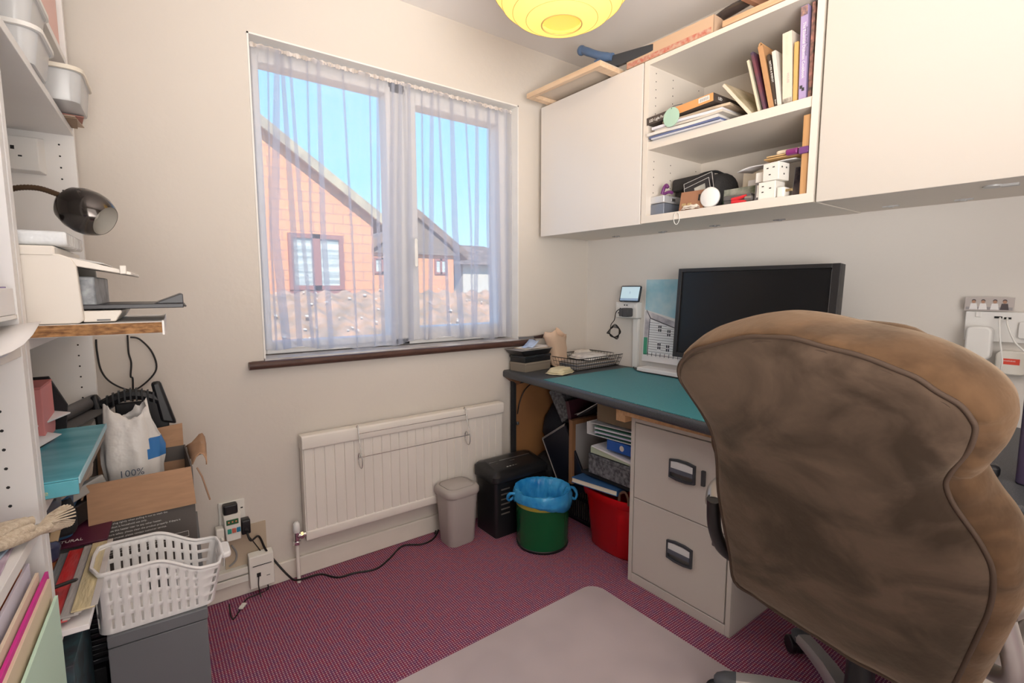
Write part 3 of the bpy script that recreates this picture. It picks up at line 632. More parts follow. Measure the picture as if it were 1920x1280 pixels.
# y decreases to the right in the picture
flat([(.168, .425), (-.20, .425), (-.20, .19), (.168, .27)], 0, .0006)
flat([(.160, .265), (-.12, .185), (-.12, .155), (.135, .225)], 4, .0009)
flat([(.165, .262), (.145, .262), (.130, .222), (.150, .05), (.170, .05)], 4, .0008)
flat([(.135, .222), (-.12, .15), (-.12, .045), (.140, .045)], 1, .0012)
flat([(.168, .125), (.145, .125), (.145, .035), (.168, .035)], 3, .0014)
for i in range(13):
    z = .055+.0125*i; ze = z-.0*i; yl = .137; yr = -.12
    if z > .155: yr = .135-(.222-z)/.072*.255
    flat([(yl, z), (yr, z-.002), (yr, z-.0035), (yl, z-.0015)], 2, .0015)
flat([(.137, .223), (.133, .223), (.139, .04), (.143, .04)], 2, .0016); flat([(.160, .268), (.156, .268), (.128, .226), (.132, .222)], 2, .0017); flat([(.131, .224), (-.12, .153), (-.12, .157), (.131, .228)], 2, .0017)
for cy, cz in ((.070, .175), (.070, .085), (.015, .155), (.018, .078)):
    flat([(cy+.012, cz+.02), (cy-.010, cz+.018), (cy-.010, cz-.02), (cy+.012, cz-.02)], 1, .0018)
    for dy in (.006, -.005):
        for dz in (.010, -.008): flat([(cy+dy+.004, cz+dz+.007), (cy+dy-.004, cz+dz+.007), (cy+dy-.004, cz+dz-.007), (cy+dy+.004, cz+dz-.007)], 2, .002)
for i in range(10): flat([(.14-.026*i, .050), (.137-.026*i, .050), (.138-.026*i, .030), (.141-.026*i, .030)], 2, .002)
flat([(.165, .040), (-.12, .036), (-.12, .034), (.165, .038)], 2, .0019)
b.build('printed_picture', [SKYP, WHP, INK, GRP, SNOW], po, smooth=0)

# socket box left of the print, plug, charger, cable, trunking, tablet
sb = thing('wall_socket', 'white double socket box on the wall beside the leaning print', 'socket', (2.144, 1.77, 1.02))
MB().rbox((-.042, -.075, .003), (0, .07, .087), .004, axis='x').build('back_box', PLAST, sb, bevel=.003)
for yy in (.035,): 
    b = MB(); b.box((-.0445, yy-.004, .045), (-.042, yy+.004, .055)); b.box((-.0445, yy-.016, .025), (-.042, yy-.008, .031)); b.box((-.0445, yy+.008, .025), (-.042, yy+.016, .031)); b.build('pin_holes', HOLE, sb, smooth=0)
for yy in (-.055, .055): MB().box((-.046, yy-.005, .058), (-.042, yy+.005, .075)).build('switch', PLAST, sb, bevel=.001)
b = MB(); b.box((-.0432, -.012, .068), (-.042, -.004, .074)); b.box((-.0432, .004, .068), (-.042, .012, .074)); b.build('usb_ports', HOLE, sb, smooth=0)
DGR = mat('dark_grey_plastic', (.07, .07, .075), .5)
pg = thing('plug_adaptor', 'dark grey plug in the white socket box beside the print', 'plug', (2.10, 1.752, 1.055))
b = MB().rbox((-.042, -.035, -.024), (-.0025, .012, .022), .008, 4, axis='x'); b.rbox((-.048, .002, -.022), (-.018, .022, .020), .006, 4, axis='x'); b.build('body', DGR, pg, bevel=.002)
pts = []
cb = MB(); P_ = [(2.06, 1.768, 1.075), (2.05, 1.79, 1.055), (2.07, 1.82, 1.01), (2.08, 1.85, .985)]
for k in range(4):
    o = .006*k; P_ += [(2.09-o, 1.865+o*.4, .955-o), (2.10-o, 1.875-o, .92+o*.6), (2.10, 1.84-o, .915-o*.6), (2.095, 1.795+o*.7, .945+o*.8), (2.09, 1.83+o*.3, .985-o)]
tag(cb.tube([Vector(p) for p in P_], .0022, 6, smooth=5).build('charger_cable', CABLEB, smooth=80), 'black cable bundled in loops hanging below the white socket box', 'cable')
tag(MB().box((2.124, 1.703, DT+.002), (2.1435, 1.738, 1.02)).build('cable_trunking', PLAST, bevel=.003), 'white plastic trunking running down from the socket box to the worktop', 'trunking')
tb = thing('smart_display', 'small tablet screen with black edge resting on top of the white socket box', 'tablet', (2.095, 1.735, 1.108))
TT = XF((0, 0, .043), (0, R_(14), R_(3)))
MB().rbox((-.004, -.063, -.043), (.006, .063, .043), .008, 4, axis='x', X=TT).build('housing', mat('navy_black_plastic', (.02, .025, .035), .35), tb, bevel=.001)
SCB = mat('display_glow', (.45, .62, .70), .2, emit=(.55, .68, .74, .45)); SCB2 = mat('display_bar', (.25, .35, .48), .3, emit=(.25, .35, .5, .4))
b = MB().box((-.005, -.057, -.025), (-.0041, .057, .037), X=TT); b.box((-.005, -.057, -.037), (-.0041, .057, -.0255), m=1, X=TT); b.box((-.0055, -.002, .0), (-.005, .001, .012), m=1, X=TT); b.build('screen', [SCB, SCB2], tb, smooth=0)

# worktop odds and ends: box stack at the window wall
def slab(name, label, cat, c, s, rz, mats, group=None, bevel=.002, pages=None):
    t = place(MB().box((-s[0]/2, -s[1]/2, 0), (s[0]/2, s[1]/2, s[2])).build(name, mats, bevel=bevel), c, (0, 0, rz)); return tag(t, label, cat, group)
TAUPE = mat('taupe_card', (.22, .185, .145), .6)
bx = thing('storage_box', 'taupe box at the bottom of the stack on the worktop end', 'box', (1.655, 2.025, DT+.0005), R_(8))
MB().box((-.10, -.055, 0), (.095, .055, .045)).build('body', TAUPE, bx, bevel=.002); MB().box((-.102, -.057, .036), (.097, .057, .047)).build('lid', mat('taupe_card_lid', (.25, .21, .165), .6), bx, bevel=.002)
bx = thing('storage_box', 'black plastic box in the middle of the stack on the worktop end', 'box', (1.655, 2.025, DT+.048), R_(7))
MB().box((-.098, -.053, 0), (.096, .053, .026)).build('body', BLACK, bx, bevel=.002); MB().box((-.102, -.058, .022), (.098, .058, .036)).build('lid', mat('smoked_black_lid', (.02, .022, .026), .15), bx, bevel=.003)
bx = thing('tray', 'shallow black tray with clear lid on top of the box stack', 'tray', (1.65, 2.022, DT+.085), R_(6))
b = MB(); b.hexa([(-.10,-.05,0),(.09,-.05,0),(.09,.05,0),(-.10,.05,0),(-.125,-.062,.026),(.10,-.062,.026),(.10,.062,.026),(-.125,.062,.026)]); b.build('body', BLACK, bx, bevel=.002)
MB().box((-.127, -.064, .0265), (.102, .064, .030)).build('rim', mat('grey_rim', (.30, .28, .27), .4), bx, bevel=.001)
for i in range(3): tag(place(MB().box((-.08, -.045, 0), (.08, .045, .0025)).build('leaflet', PAPER if i else CREAM, bevel=.0005), (1.655+.01*i, 2.022, DT+.1155+.003*i), (0, 0, R_(4+9*i))), 'leaflet lying on the black tray, ' + ('lowest of three', 'middle of three', 'topmost of three')[i], 'leaflet', 'leaflets on the tray')
rows = [[Vector((-.045+.03*i, -.03+.06*j/3, .002+.03*(i/3)**2+.004*math.sin(j*2+i))) for j in range(4)] for i in range(4)]
tag(place(MB().grid(rows).build('plastic_packet', mat('blue_white_film', (.50, .62, .85), .2), solid=.0006, smooth=60), (1.625, 1.99, DT+.125), (0, 0, R_(25))), 'small pale blue clear plastic packet on the tray of leaflets', 'packet')
# dark handle with two bright rivets sticking out along the sill end
kn = thing('knife_handle', 'dark handle with two bright rivets lying at the right end of the sill', 'knife', (1.70, 2.055, .913), R_(-2))
b = MB(); b.prism([(0, 0), (.10, -.002), (.125, .004), (.128, .016), (.11, .024), (.0, .014)], 'y', -.008, .008); b.build('grip', mat('dark_brown_handle', (.05, .028, .024), .4), kn, bevel=.003)
for x in (.065, .10): MB().cyl((x, -.0095, .010), (x, .0095, .010), .0042).build('rivet', CHROME, kn)
MB().box((-.10, -.001, .001), (0.0, .001, .014)).build('blade', STEEL, kn)

# cream leather gloves / cloth
CH = mat('cream_chamois', (.66, .58, .38), .85, bump=.3, bscale=40)
b = MB(); 
def clothslab(c, sx, sy, h, seed, lay=3, m=0, rz=0, bb=None):
    bb = bb or MB()
    for k in range(lay):
        rows = []
        for i in range(13):
            r = []
            for j in range(15):
                u = -1+2*i/12; v = -1+2*j/14; sc = 1-.10*k-.12*max(0, abs(u*v))**2
                z = h*(k+.9)/lay*(1-.5*max(abs(u), abs(v))**8)+.004*noise.noise(Vector((u*2.5, v*2.5, seed+k)))
                r.append(Vector((c[0]+sx*u*sc*math.cos(rz)-sy*v*sc*math.sin(rz), c[1]+sx*u*sc*math.sin(rz)+sy*v*sc*math.cos(rz), c[2]+max(.002+.004*k, z))))
            rows.append(r)
        bb.grid(rows, m)
    return bb
tag(clothslab((1.69, 1.835, DT+.001), .075, .055, .030, 3, 3, rz=R_(20)).build('chamois_cloth', CH, solid=.003, smooth=70), 'folded cream chamois cloth on the worktop in front of the basket', 'cloth')
# brown paper bag
PB = mat('tan_paper_bag', (.70, .50, .36), .8, bump=.25, bscale=18); PBI = mat('cream_paper_bag', (.80, .70, .58), .8, bump=.2, bscale=18)
bg_ = thing('paper_bag', 'crumpled open tan paper bag standing in the wire basket', 'bag', (1.832, 2.005, DT+.012), R_(18))
rings_ = []
for z, hx, hy, cx in ((0, .052, .032, 0), (.04, .056, .034, -.004), (.09, .060, .036, -.012), (.13, .066, .038, -.024), (.155, .072, .040, -.036), (.175, .074, .042, -.042)):
    r = []
    for t in range(24):
        an = 2*PI*t/24; c_, s_ = math.cos(an), math.sin(an); e_ = .55
        x = hx*abs(c_)**e_*(1 if c_ > 0 else -1); y = hy*abs(s_)**e_*(1 if s_ > 0 else -1)
        dz = (.018*math.sin(an*2+.6)+.01*math.sin(an*5)) if z > .16 else .003*math.sin(an*3)
        r.append(Vector((x+cx+.005*math.sin(an*3+z*60), y+.004*math.sin(an*4+z*40), z+dz)))
    rings_.append(r)
b = MB(); b.loft(rings_, cap1=False); b.build('bag_wall', PB, bg_, solid=.0015, smooth=50)
# black wire basket
wb_ = thing('wire_basket', 'black wire letter tray full of papers on the worktop', 'basket', (1.955, 1.935, DT+.002), R_(2))
WIRE = mat('black_wire', (.04, .035, .032), .4, .4)
bx0, bx1, by0, by1 = -.165, .17, -.105, .105; fl = .018; hh = .062
b = MB()
cor = lambda z, g: [Vector((bx0-g, by0-g, z)), Vector((bx1+g, by0-g, z)), Vector((bx1+g, by1+g, z)), Vector((bx0-g, by1+g, z))]
for z, g, r in ((hh, fl, .0022), (hh*.66, fl*.66, .0011), (hh*.33, fl*.33, .0011), (0.001, 0, .0018)): b.tube(cor(z, g), r, 6, closed=True)
for i in range(22):
    t = i/21; x = bx0+(bx1-bx0)*t; xt = bx0-fl+(bx1-bx0+2*fl)*t
    b.tube([Vector((xt, by0-fl, hh)), Vector((x, by0, .001)), Vector((x, by1, .001)), Vector((xt, by1+fl, hh))], .0010, 4)
for i in range(12):
    t = i/11; y = by0+(by1-by0)*t; yt = by0-fl+(by1-by0+2*fl)*t
    b.tube([Vector((bx0-fl, yt, hh)), Vector((bx0, y, .001)), Vector((bx1, y, .001)), Vector((bx1+fl, yt, hh))], .0010, 4)
b.build('wire_frame', WIRE, wb_, smooth=60)
PG = [mat('paper_%s' % k, c, .7) for k, c in (('grey', (.30, .28, .27)), ('tan', (.42, .32, .24)), ('pale', (.66, .63, .60)), ('slate', (.14, .15, .18)))]
z = DT+.005
for i in range(9):
    th = random.uniform(.0025, .005); o = MB().box((-.15, -.088, 0), (.15, .088, th)).build('paper_sheaf', PG[(i*3) % 4], bevel=.0006)
    place(o, (1.955+random.uniform(-.006, .006), 1.925, z), (0, 0, R_(2+random.uniform(-2, 2)))); z += th+.0003
    tag(o, 'thin sheaf of papers in the wire letter tray, %s from the bottom' % ('first','second','third','fourth','fifth','sixth','seventh','eighth','ninth')[i], 'papers', 'papers in the wire tray')
FLO = mat('white_lace_cloth', (.80, .78, .76), .9, col2=(.58, .56, .56), vscale=26, bump=.5, bscale=30)
tag(clothslab((1.995, 1.935, z+.0005), .10, .085, .028, 11, 2).build('patterned_cloth', FLO, solid=.002, smooth=70), 'crumpled white patterned cloth heaped on the papers in the wire tray', 'cloth')
tag(clothslab((2.05, 2.04, z+.0005), .05, .035, .035, 17, 1).build('tissue_wad', mat('off_white_tissue', (.80, .74, .68), .9), solid=.002, smooth=70), 'off white tissue wad behind the patterned cloth', 'tissue')
# thin black cable and white keyboard end at the back of the mat
tag(MB().tube([Vector(p) for p in ((2.118, 1.72, DT+.006), (2.06, 1.66, DT+.007), (2.02, 1.60, DT+.008), (2.022, 1.50, DT+.007), (2.02, 1.38, DT+.006), (2.02, 1.25, DT+.006))], .0028, 6, smooth=5).build('desk_cable', CABLEB, smooth=80), 'thin black cable lying along the back of the cutting mat', 'cable')
tag(MB().box((2.03, 1.385, DT+.0035), (2.118, 1.63, DT+.026)).build('white_box', PAPER, bevel=.004), 'flat white box below the leaning print at the back of the worktop', 'box')

# right hand wall: socket plate, chargers, photo, cables
rs = thing('wall_socket', 'white socket panel on the right wall behind the chair top', 'socket', (2.144, .33, 1.06))
MB().rbox((-.022, -.16, -.045), (0, .07, .048), .004, axis='x').build('face_plate', PLAST, rs, bevel=.002)
MB().box((-.026, .032, .030), (-.022, .045, .045)).build('switch', PLAST, rs, bevel=.001)
b = MB(); b.box((-.0235, -.016, .028), (-.0221, .002, .034)); b.box((-.0235, -.036, .026), (-.0221, -.020, .032)); b.build('usb_ports', HOLE, rs, smooth=0)
ax_ = MB().rbox((-.032, -.11, -.03), (-.0225, -.055, .02), .006, axis='x'); ax_.cyl((-.036, -.08, -.005), (-.032, -.08, -.005), .009, m=1)
ae = ax_.build('aerial_outlet', [PLAST, STEEL], rs, bevel=.001)
ca = thing('charger', 'rounded white charger block plugged into the socket panel on the right wall', 'charger', (2.12, .355, 1.0))
MB().rbox((-.045, -.028, -.04), (-.002, .032, .062), .016, 5, axis='x').build('body', PLAST, ca, bevel=.005)
ph = thing('photo_print', 'small photo strip of four seated people above the socket panel', 'photo', (2.118, .345, 1.110))
MB().box((-.001, -.055, 0), (.001, .058, .042)).build('print', mat('photo_grey', (.52, .47, .45), .4), ph, smooth=0)
b = MB(); b.box((-.0014, -.052, .003), (-.001, .055, .012), m=2)
for i, yy in enumerate((.037, .015, -.012, -.034)):
    b.prism([(yy-.010, .004), (yy+.010, .004), (yy+.007, .023), (yy-.007, .023)], 'x', -.0018, -.001, m=(0, 0, 0, 1)[i]); b.cyl((-.0020, yy, .028), (-.001, yy, .028), .0048, n=10, m=3); b.cyl((-.0018, yy, .031), (-.001, yy, .031), .0052, n=10, m=1)
b.build('printed_people', [PAPER, mat('photo_dark', (.10, .085, .09), .4), mat('photo_mid', (.34, .32, .33), .4), mat('photo_skin', (.45, .26, .18), .4)], ph, smooth=0)
al = thing('alarm_unit', 'white rounded alarm unit with a red label below the socket panel', 'alarm', (2.144, .285, .955))
MB().rbox((-.03, -.042, -.038), (0, .035, .035), .018, 5, axis='x').build('body', IVORY, al, bevel=.004)
MB().box((-.0305, -.020, -.006), (-.0302, .018, .012)).build('red_label', mat('red_label', (.75, .08, .05), .5), al, smooth=0, label='red label')
text('WARNING', .0055, frame((-.0307, .016, .003), (0, -1, 0), (0, 0, 1)), PAPER, al)
tag(MB().tube([Vector(p) for p in ((2.115, .318, 1.09), (2.09, .315, 1.08), (2.085, .308, 1.02), (2.09, .30, .96), (2.10, .305, .90))], .0026, 6, smooth=5).build('usb_cable', CABLEW, smooth=80), 'white cable hanging from the left usb port of the socket panel', 'cable')
tag(MB().tube([Vector(p) for p in ((2.115, .302, 1.09), (2.09, .296, 1.07), (2.08, .275, 1.02), (2.08, .245, .98), (2.09, .235, .90))], .0026, 6, smooth=5).build('usb_cable', CABLEW, smooth=80), 'white cable hanging from the right usb port of the socket panel', 'cable')
# purple device and black thing on the worktop at the right edge, pale unit below
tw = thing('computer_speaker', 'tall glossy dark purple speaker standing on the worktop at the right edge', 'speaker', (1.56, .180, DT+.001), R_(2))
MB().rbox((-.05, -.11, 0), (.05, .0, .20), .012, 4).build('cabinet', mat('dark_purple_gloss', (.06, .045, .085), .2), tw, bevel=.004)
tag(place(MB().rbox((-.02, -.03, 0), (.02, .03, .028), .012, 4).build('computer_mouse', BLACK, bevel=.008), (1.53, .235, DT+.001), (0, 0, R_(20))), 'small black mouse on the worktop beside the purple speaker', 'mouse')
tag(MB().box((1.50, -.30, 0.15), (2.12, .25, .714)).build('pedestal_unit', CARC, bevel=.002), 'cream pedestal unit under the worktop at the right edge', 'drawer unit')
# ================================================================== IN AND ON THE WALL CABINETS
ZU, ZL, ZT = 1.453+.3295, 1.453+.0305, 2.1055
PAGE = mat('page_edges', (.72, .64, .52), .8, var=.05, vscale=60, stretch=(1, 30, 1))
def book(label, y, th, h, d, lean, cover, x=1.765, z=ZU, group='books standing on the upper shelf', name='book', spine=None, blunt=True, rz=0):
    """upright book, spine to the room; lean tips its top towards the window"""
    t = thing(name, label, 'book', (x, y, z), rot=(R_(-lean), 0, R_(rz)), group=group)
    c = MB(); k = .0022
    c.box((0, -th/2, 0), (d, -th/2+k, h)); c.box((0, th/2-k, 0), (d, th/2, h)); c.box((-.001, -th/2, 0), (k, th/2, h))
    c.build('cover', cover, t, bevel=.0006); MB().box((k, -th/2+k, .003), (d-.004, th/2-k, h-.003)).build('page_block', PAGE, t, smooth=0)
    return t
def spine_text(t, s, size, col, zc, y=0, x=-.0014, down=True, align='CENTER'):
    X = frame((x, y, zc), (0, 0, -1), (0, -1, 0)) if down else frame((x, y, zc), (0, 0, 1), (0, 1, 0))
    return text(s, size, X, col, t, depth=.0004, align=align)
def col(name, c, **k): return mat(name, c, k.pop('r', .5), **k)
WT = col('ink_white', (.82, .80, .76)); PKT = col('ink_pink', (.75, .38, .36)); DKT = col('ink_dark', (.05, .05, .06)); GOLD = col('ink_gold', (.62, .42, .16))
L0 = .0
t = book('thin cream book at the window end of the leaning row', .918, .008, .195, .15, 15, col('cover_cream', (.66, .60, .46)))
t = book('thin dark blue book with red and green cover in the leaning row', .899, .010, .218, .16, 15, [mat('cover_blue_red', (.28, .05, .05), .4, col2=(.03, .05, .10), vscale=6)])
t = book('tan covered book with turned open top in the leaning row', .876, .017, .226, .17, 13, col('cover_tan', (.50, .27, .13)))
b = MB(); b.grid([[Vector((x*.17/6, -.009+.018*j/3+(.010*math.sin(x*.8) if j == 3 else 0), .226+.012*math.sin(j*1.2)-.004*x/6)) for x in range(7)] for j in range(4)]); b.build('curled_flap', col('flap_tan', (.52, .29, .12)), t, solid=.0015, smooth=60)
t = book('dark brown thin book with pale spine lettering in the leaning row', .862, .0095, .186, .15, 11, col('cover_dark_brown', (.055, .038, .030)))
spine_text(t, 'NATURE & ENERGY', .0085, WT, .125); spine_text(t, 'Brown', .006, WT, .02)
t = book('white book leaning between the dark brown and the thick cream books', .850, .013, .190, .15, 9, col('cover_white', (.70, .66, .60)))
t = book('thick cream book with faint spine lettering', .826, .030, .232, .17, 3, col('cover_ivory', (.72, .64, .52)))
spine_text(t, 'THE GREAT', .012, CREAM, .19, .004); spine_text(t, 'HOUSE', .010, PKT, .085, .0); MB().box((-.0018, -.014, .004), (-.0011, .014, .022)).build('spine_picture', mat('spine_picture', (.12, .10, .09), .5, col2=(.5, .45, .38), vscale=60), t, smooth=0)
t = book('narrow orange yellow book beside the purple cookbook', .8025, .012, .190, .15, 1.5, col('cover_orange', (.68, .40, .14)))
t = book('tall purple cookbook with lettered spine, second from the cabinet side', .780, .022, .292, .20, 1.5, col('cover_lilac', (.42, .33, .56)))
spine_text(t, 'The Essential Diabetes Cookbook', .0125, WT, .155, .003); spine_text(t, 'Antony Worrall Thompson', .008, DKT, .18, -.0062)
MB().box((-.0018, -.010, .262), (-.0011, .010, .290)).build('spine_photo', mat('spine_photo', (.05, .06, .14), .4, col2=(.5, .28, .2), vscale=70), t, smooth=0)
b = MB(); b.box((-.0018, -.006, .030), (-.0011, .002, .040)); b.box((-.0018, .0, .038), (-.0011, .008, .048)); b.build('spine_mark', DKT, t, smooth=0)
t = book('tall thin book with a flowered cover against the right side of the shelf', .760, .010, .294, .20, .4, [mat('cover_floral', (.60, .28, .24), .5, col2=(.10, .09, .08), vscale=45)], x=1.770)
# leaning painted book
t = thing('book', 'mottled brown and green book leaning back against the paper pile', 'book', (1.755, .935, ZU), rot=(R_(-40), 0, R_(-3)), group=None)
MB().box((0, 0, 0), (.24, .013, .178)).build('cover', mat('marbled_cover', (.60, .50, .36), .6, col2=(.33, .28, .16), vscale=16), t, bevel=.001); MB().box((-.001, .0015, .0), (.002, .0115, .178)).build('page_block', PAGE, t, smooth=0)
# paper pile with the light pad box on top
pile = [(.185, .30, .006, (.55, .56, .62), 'magazine', 'blue grey magazine at the very bottom of the pile under the boxed light pad', 1), (.19, .31, .007, (.13, .16, .30), 'magazine', 'dark blue edged magazine low in the pile', -1), (.19, .31, .011, (.74, .70, .66), 'catalogue', 'white catalogue above the dark blue magazine', 1.5),
 (.19, .30, .008, (.62, .57, .50), 'magazine', 'beige magazine in the middle of the pile', -2), (.20, .30, .010, (.72, .70, .76), 'paper_pad', 'pale lilac white paper pad in the pile', 2), (.20, .29, .008, (.50, .46, .42), 'magazine', 'grey brown magazine above the pale paper pad', -1), (.19, .28, .009, (.64, .50, .36), 'folder', 'tan folder directly under the boxed light pad', 3)]
z = ZU
for i, (dx, dy, th, c, nm, lb, rz) in enumerate(pile):
    o = MB(); yc = 1.195+.012*(i % 3)-.004*i
    nn = 10; top = []; 
    o.loft([[Vector((sx, -dy/2+dy*j/nn, zz+.003*math.sin(j*.7+i)*(0 if i < 2 else .5))) for sx, zz in ((-.010, 0), (dx, 0), (dx, th), (-.010, th))] for j in range(nn+1)])
    o = o.build(nm, mat('pile_%d' % i, c, .6), smooth=30); place(o, (1.742 if i < 5 else 1.772, yc, z), (0, 0, R_(rz))); tag(o, lb, 'papers'); z += th+.0016
lp = thing('light_pad_box', 'orange and dark grey boxed light pad lying on top of the paper pile', 'box', (1.737, 1.225, z+.001), rot=(R_(-2.5), 0, R_(-1)))
MB().box((0, -.15, 0), (.21, .152, .030)).build('carton', col('carton_dark', (.075, .058, .050)), lp, bevel=.0008)
MB().box((-.0008, -.15, .0005), (0, .028, .0295)).build('orange_label', col('carton_orange', (.72, .34, .13)), lp, smooth=0, label='orange side panel')
MB().box((-.0012, -.135, .009), (-.0008, -.090, .026)).build('barcode_label', [col('label_white', (.75, .73, .70))], lp, smooth=0)
b = MB()
for i in range(14): b.box((-.0015, -.130+.0026*i, .012), (-.0012, -.130+.0026*i+(.0006 if i % 3 else .0014), .022))
b.build('barcode', GREYW, lp, smooth=0)
text('LED Light Pad', .016, frame((-.001, .138, .009), (0, -1, 0), (0, 0, 1)), WT, lp, sx=.82)
text('LED', .015, frame((.03, -.1508, .010), (1, 0, 0), (0, 0, 1)), WT, lp)
mt = thing('paper_tag', 'round pale mint green tag hanging over the front edge of the upper shelf', 'tag', (1.722, 1.245, 1.845))
MB().cyl((-.001, 0, 0), (.001, 0, 0), .036, n=40).build('disc', col('mint_card', (.42, .62, .50), r=.7), mt); MB().tube([Vector(p) for p in ((-.002, .0, .030), (.005, -.006, .040), (.04, -.02, .052))], .0012, 5, smooth=4).build('thread', DKT, mt)
# lower shelf
gb = thing('tin_box', 'blue grey box with dark side at the window end of the lower shelf', 'box', (1.772, 1.338, ZL))
MB().box((0, -.034, 0), (.13, .038, .048)).build('body', mat('steel_blue_tin', (.20, .22, .27), .35, .3), gb, bevel=.003)
gb = thing('tin_box', 'silver latch box stacked on the blue grey box', 'box', (1.770, 1.338, ZL+.050))
MB().rbox((0, -.035, 0), (.12, .038, .030), .006).build('body', mat('silver_tin', (.62, .62, .64), .3, .4), gb, bevel=.004); MB().box((.05, -.038, .008), (.075, -.035, .020)).build('latch', STEEL, gb, bevel=.001)
pc = thing('spring_clip', 'small purple plastic clip lying on the silver box', 'clip', (1.80, 1.315, ZL+.0815))
b = MB(); b.tube([Vector(p) for p in ((0, .02, .008), (0, .012, .03), (0, .0, .042), (0, -.008, .030))], .007, 8, smooth=4); b.tube([Vector(p) for p in ((0, .012, .007), (0, -.012, .012), (0, -.03, .007))], .0065, 8, smooth=4); b.build('clip_body', mat('purple_plastic', (.16, .035, .16), .35), pc, smooth=60)
# black camera bag
cb = thing('camera_bag', 'soft black bag standing at the back of the lower shelf', 'bag', (1.965, 1.235, ZL), R_(-6))
NY = mat('black_nylon', (.028, .026, .026), .8, bump=.3, bscale=90)
L = []
for z, g in ((0, -.01), (.012, 0), (.08, .004), (.13, -.002), (.155, -.018), (.165, -.04)):
    L.append([Vector(((.085+g)*max(-1, min(1, 1.25*math.cos(t*PI/10))), (.115+g)*max(-1, min(1, 1.25*math.sin(t*PI/10))), z+.006*math.sin(t*.9))) for t in range(20)])
MB().loft(L).build('body', NY, cb, smooth=50, sub=1); MB().rbox((-.097, -.10, .105), (-.075, .10, .158), .01, axis='x').build('flap', NY, cb, bevel=.006); MB().tube([Vector(p) for p in ((0, -.08, .16), (0, -.04, .178), (0, .03, .178), (0, .07, .16))], .006, 6, smooth=5).build('carry_strap', BLACKM, cb, smooth=60)
def leafcard(name, label, cat, c, s, rot, mats, frame_m=None, pic=None):
    t = thing(name, label, cat, c, rot=rot); MB().box((0, -s[0]/2, 0), (.004, s[0]/2, s[1])).build('backing', mats, t, bevel=.0008)
    if frame_m:
        b = MB(); w = .0014; d = -.0008
        b.box((d, -s[0]/2, 0), (0, -s[0]/2+w, s[1])); b.box((d, s[0]/2-w, 0), (0, s[0]/2, s[1])); b.box((d, -s[0]/2, 0), (0, s[0]/2, w)); b.box((d, -s[0]/2, s[1]-w), (0, s[0]/2, s[1])); b.build('pale_border', frame_m, t, smooth=0)
    if pic: MB().box((-.0012, -s[0]*.32, s[1]*.2), (-.0002, s[0]*.1, s[1]*.85)).build('printed_picture', pic, t, smooth=0)
    return t
BP = mat('black_card_print', (.02, .018, .02), .25); LG = mat('light_edge', (.62, .60, .58), .5)
leafcard('packet', 'larger black packet with a thin pale outline leaning on the black bag', 'packet', (1.800, 1.150, ZL+.002), (.125, .135), (R_(-14), R_(8), 0), BP, LG, mat('card_photo_a', (.22, .05, .04), .4, col2=(.03, .02, .02), vscale=30))
leafcard('packet', 'smaller black packet with a pale shape on its front, in front of the larger one', 'packet', (1.785, 1.145, ZL+.002), (.11, .112), (R_(-16), R_(8), 0), BP, LG, mat('card_photo_b', (.62, .60, .54), .4, col2=(.30, .30, .27), vscale=12))
wd = thing('hinged_wood_block', 'small square brown wood board with tiny brass hinges leaning on the shelf', 'wood board', (1.765, 1.175, ZL+.002), rot=(R_(0), R_(14), R_(6)))
MB().box((0, -.052, 0), (.010, .050, .078)).build('board', mat('brown_board', (.36, .18, .10), .6, col2=(.30, .14, .08), vscale=9), wd, bevel=.001); 
b = MB(); BR = mat('brass', (.65, .50, .28), .3, .9); b.box((-.002, .022, .018), (0, .040, .030)); b.build('hinge', BR, wd, bevel=.001); MB().box((-.002, .000, .018), (0, .016, .030)).build('hinge', BR, wd, bevel=.001); MB().box((-.002, -.034, .035), (0, -.026, .060)).build('catch', BLACK, wd, bevel=.001)
tag(clothslab((1.775, 1.175, ZL+.001), .022, .040, .022, 21, 2).build('cloth_scrap', mat('pale_linen', (.70, .63, .55), .9), solid=.0015, smooth=70), 'pale linen scrap in front of the hinged wood board', 'cloth')
sl = thing('spool', 'round white disc shaped spool standing on edge on the lower shelf', 'spool', (1.765, 1.092, ZL+.0385), R_(4))
b = MB(); b.lathe([(.0, -.008), (.034, -.008), (.038, -.004), (.038, .004), (.034, .008), (.0, .008)], n=36, X=Matrix.Rotation(R_(90), 4, 'Y')); b.build('spool_body', PLAST, sl, smooth=50)
cl_ = MB(); cl_.tube([Vector((1.735, 1.215+.013*math.sin(a), 1.462-.024*math.cos(a)-.006)) for a in [2*PI*i/16 for i in range(16)]], .0014, 6, closed=True)
tag(cl_.build('string_loop', CABLEW, smooth=80), 'thin white string loop hanging down from the lower shelf front', 'string')
db = thing('spectacle_case', 'dark grey rectangular case on the lower shelf', 'case', (1.80, 1.005, ZL+.004), R_(3))
MB().box((0, -.052, 0), (.07, .052, .036)).build('body', mat('dark_grey_case', (.15, .145, .145), .35), db, bevel=.003); MB().box((-.0006, -.052, .018), (0, .052, .0195)).build('seam', BLACK, db, smooth=0)
leafcard('card', 'clear and green printed card standing behind the dark grey case', 'card', (1.905, 1.06, ZL+.002), (.14, .085), (0, R_(6), 0), mat('green_print', (.05, .11, .05), .3, col2=(.55, .55, .48), vscale=22))
tag(place(MB().rbox((-.03, -.05, 0), (.03, .05, .0035), .01).build('pouch', mat('brown_pouch', (.17, .07, .05), .5), bevel=.001), (1.79, 1.03, ZL+.0003), (0, 0, 0)), 'flat brown pouch under the dark grey case', 'pouch')
rp_ = thing('pliers', 'small tool with red handles on the lower shelf', 'tool', (1.752, .968, ZL+.0003))
RDP = mat('red_rubber', (.62, .03, .04), .35)
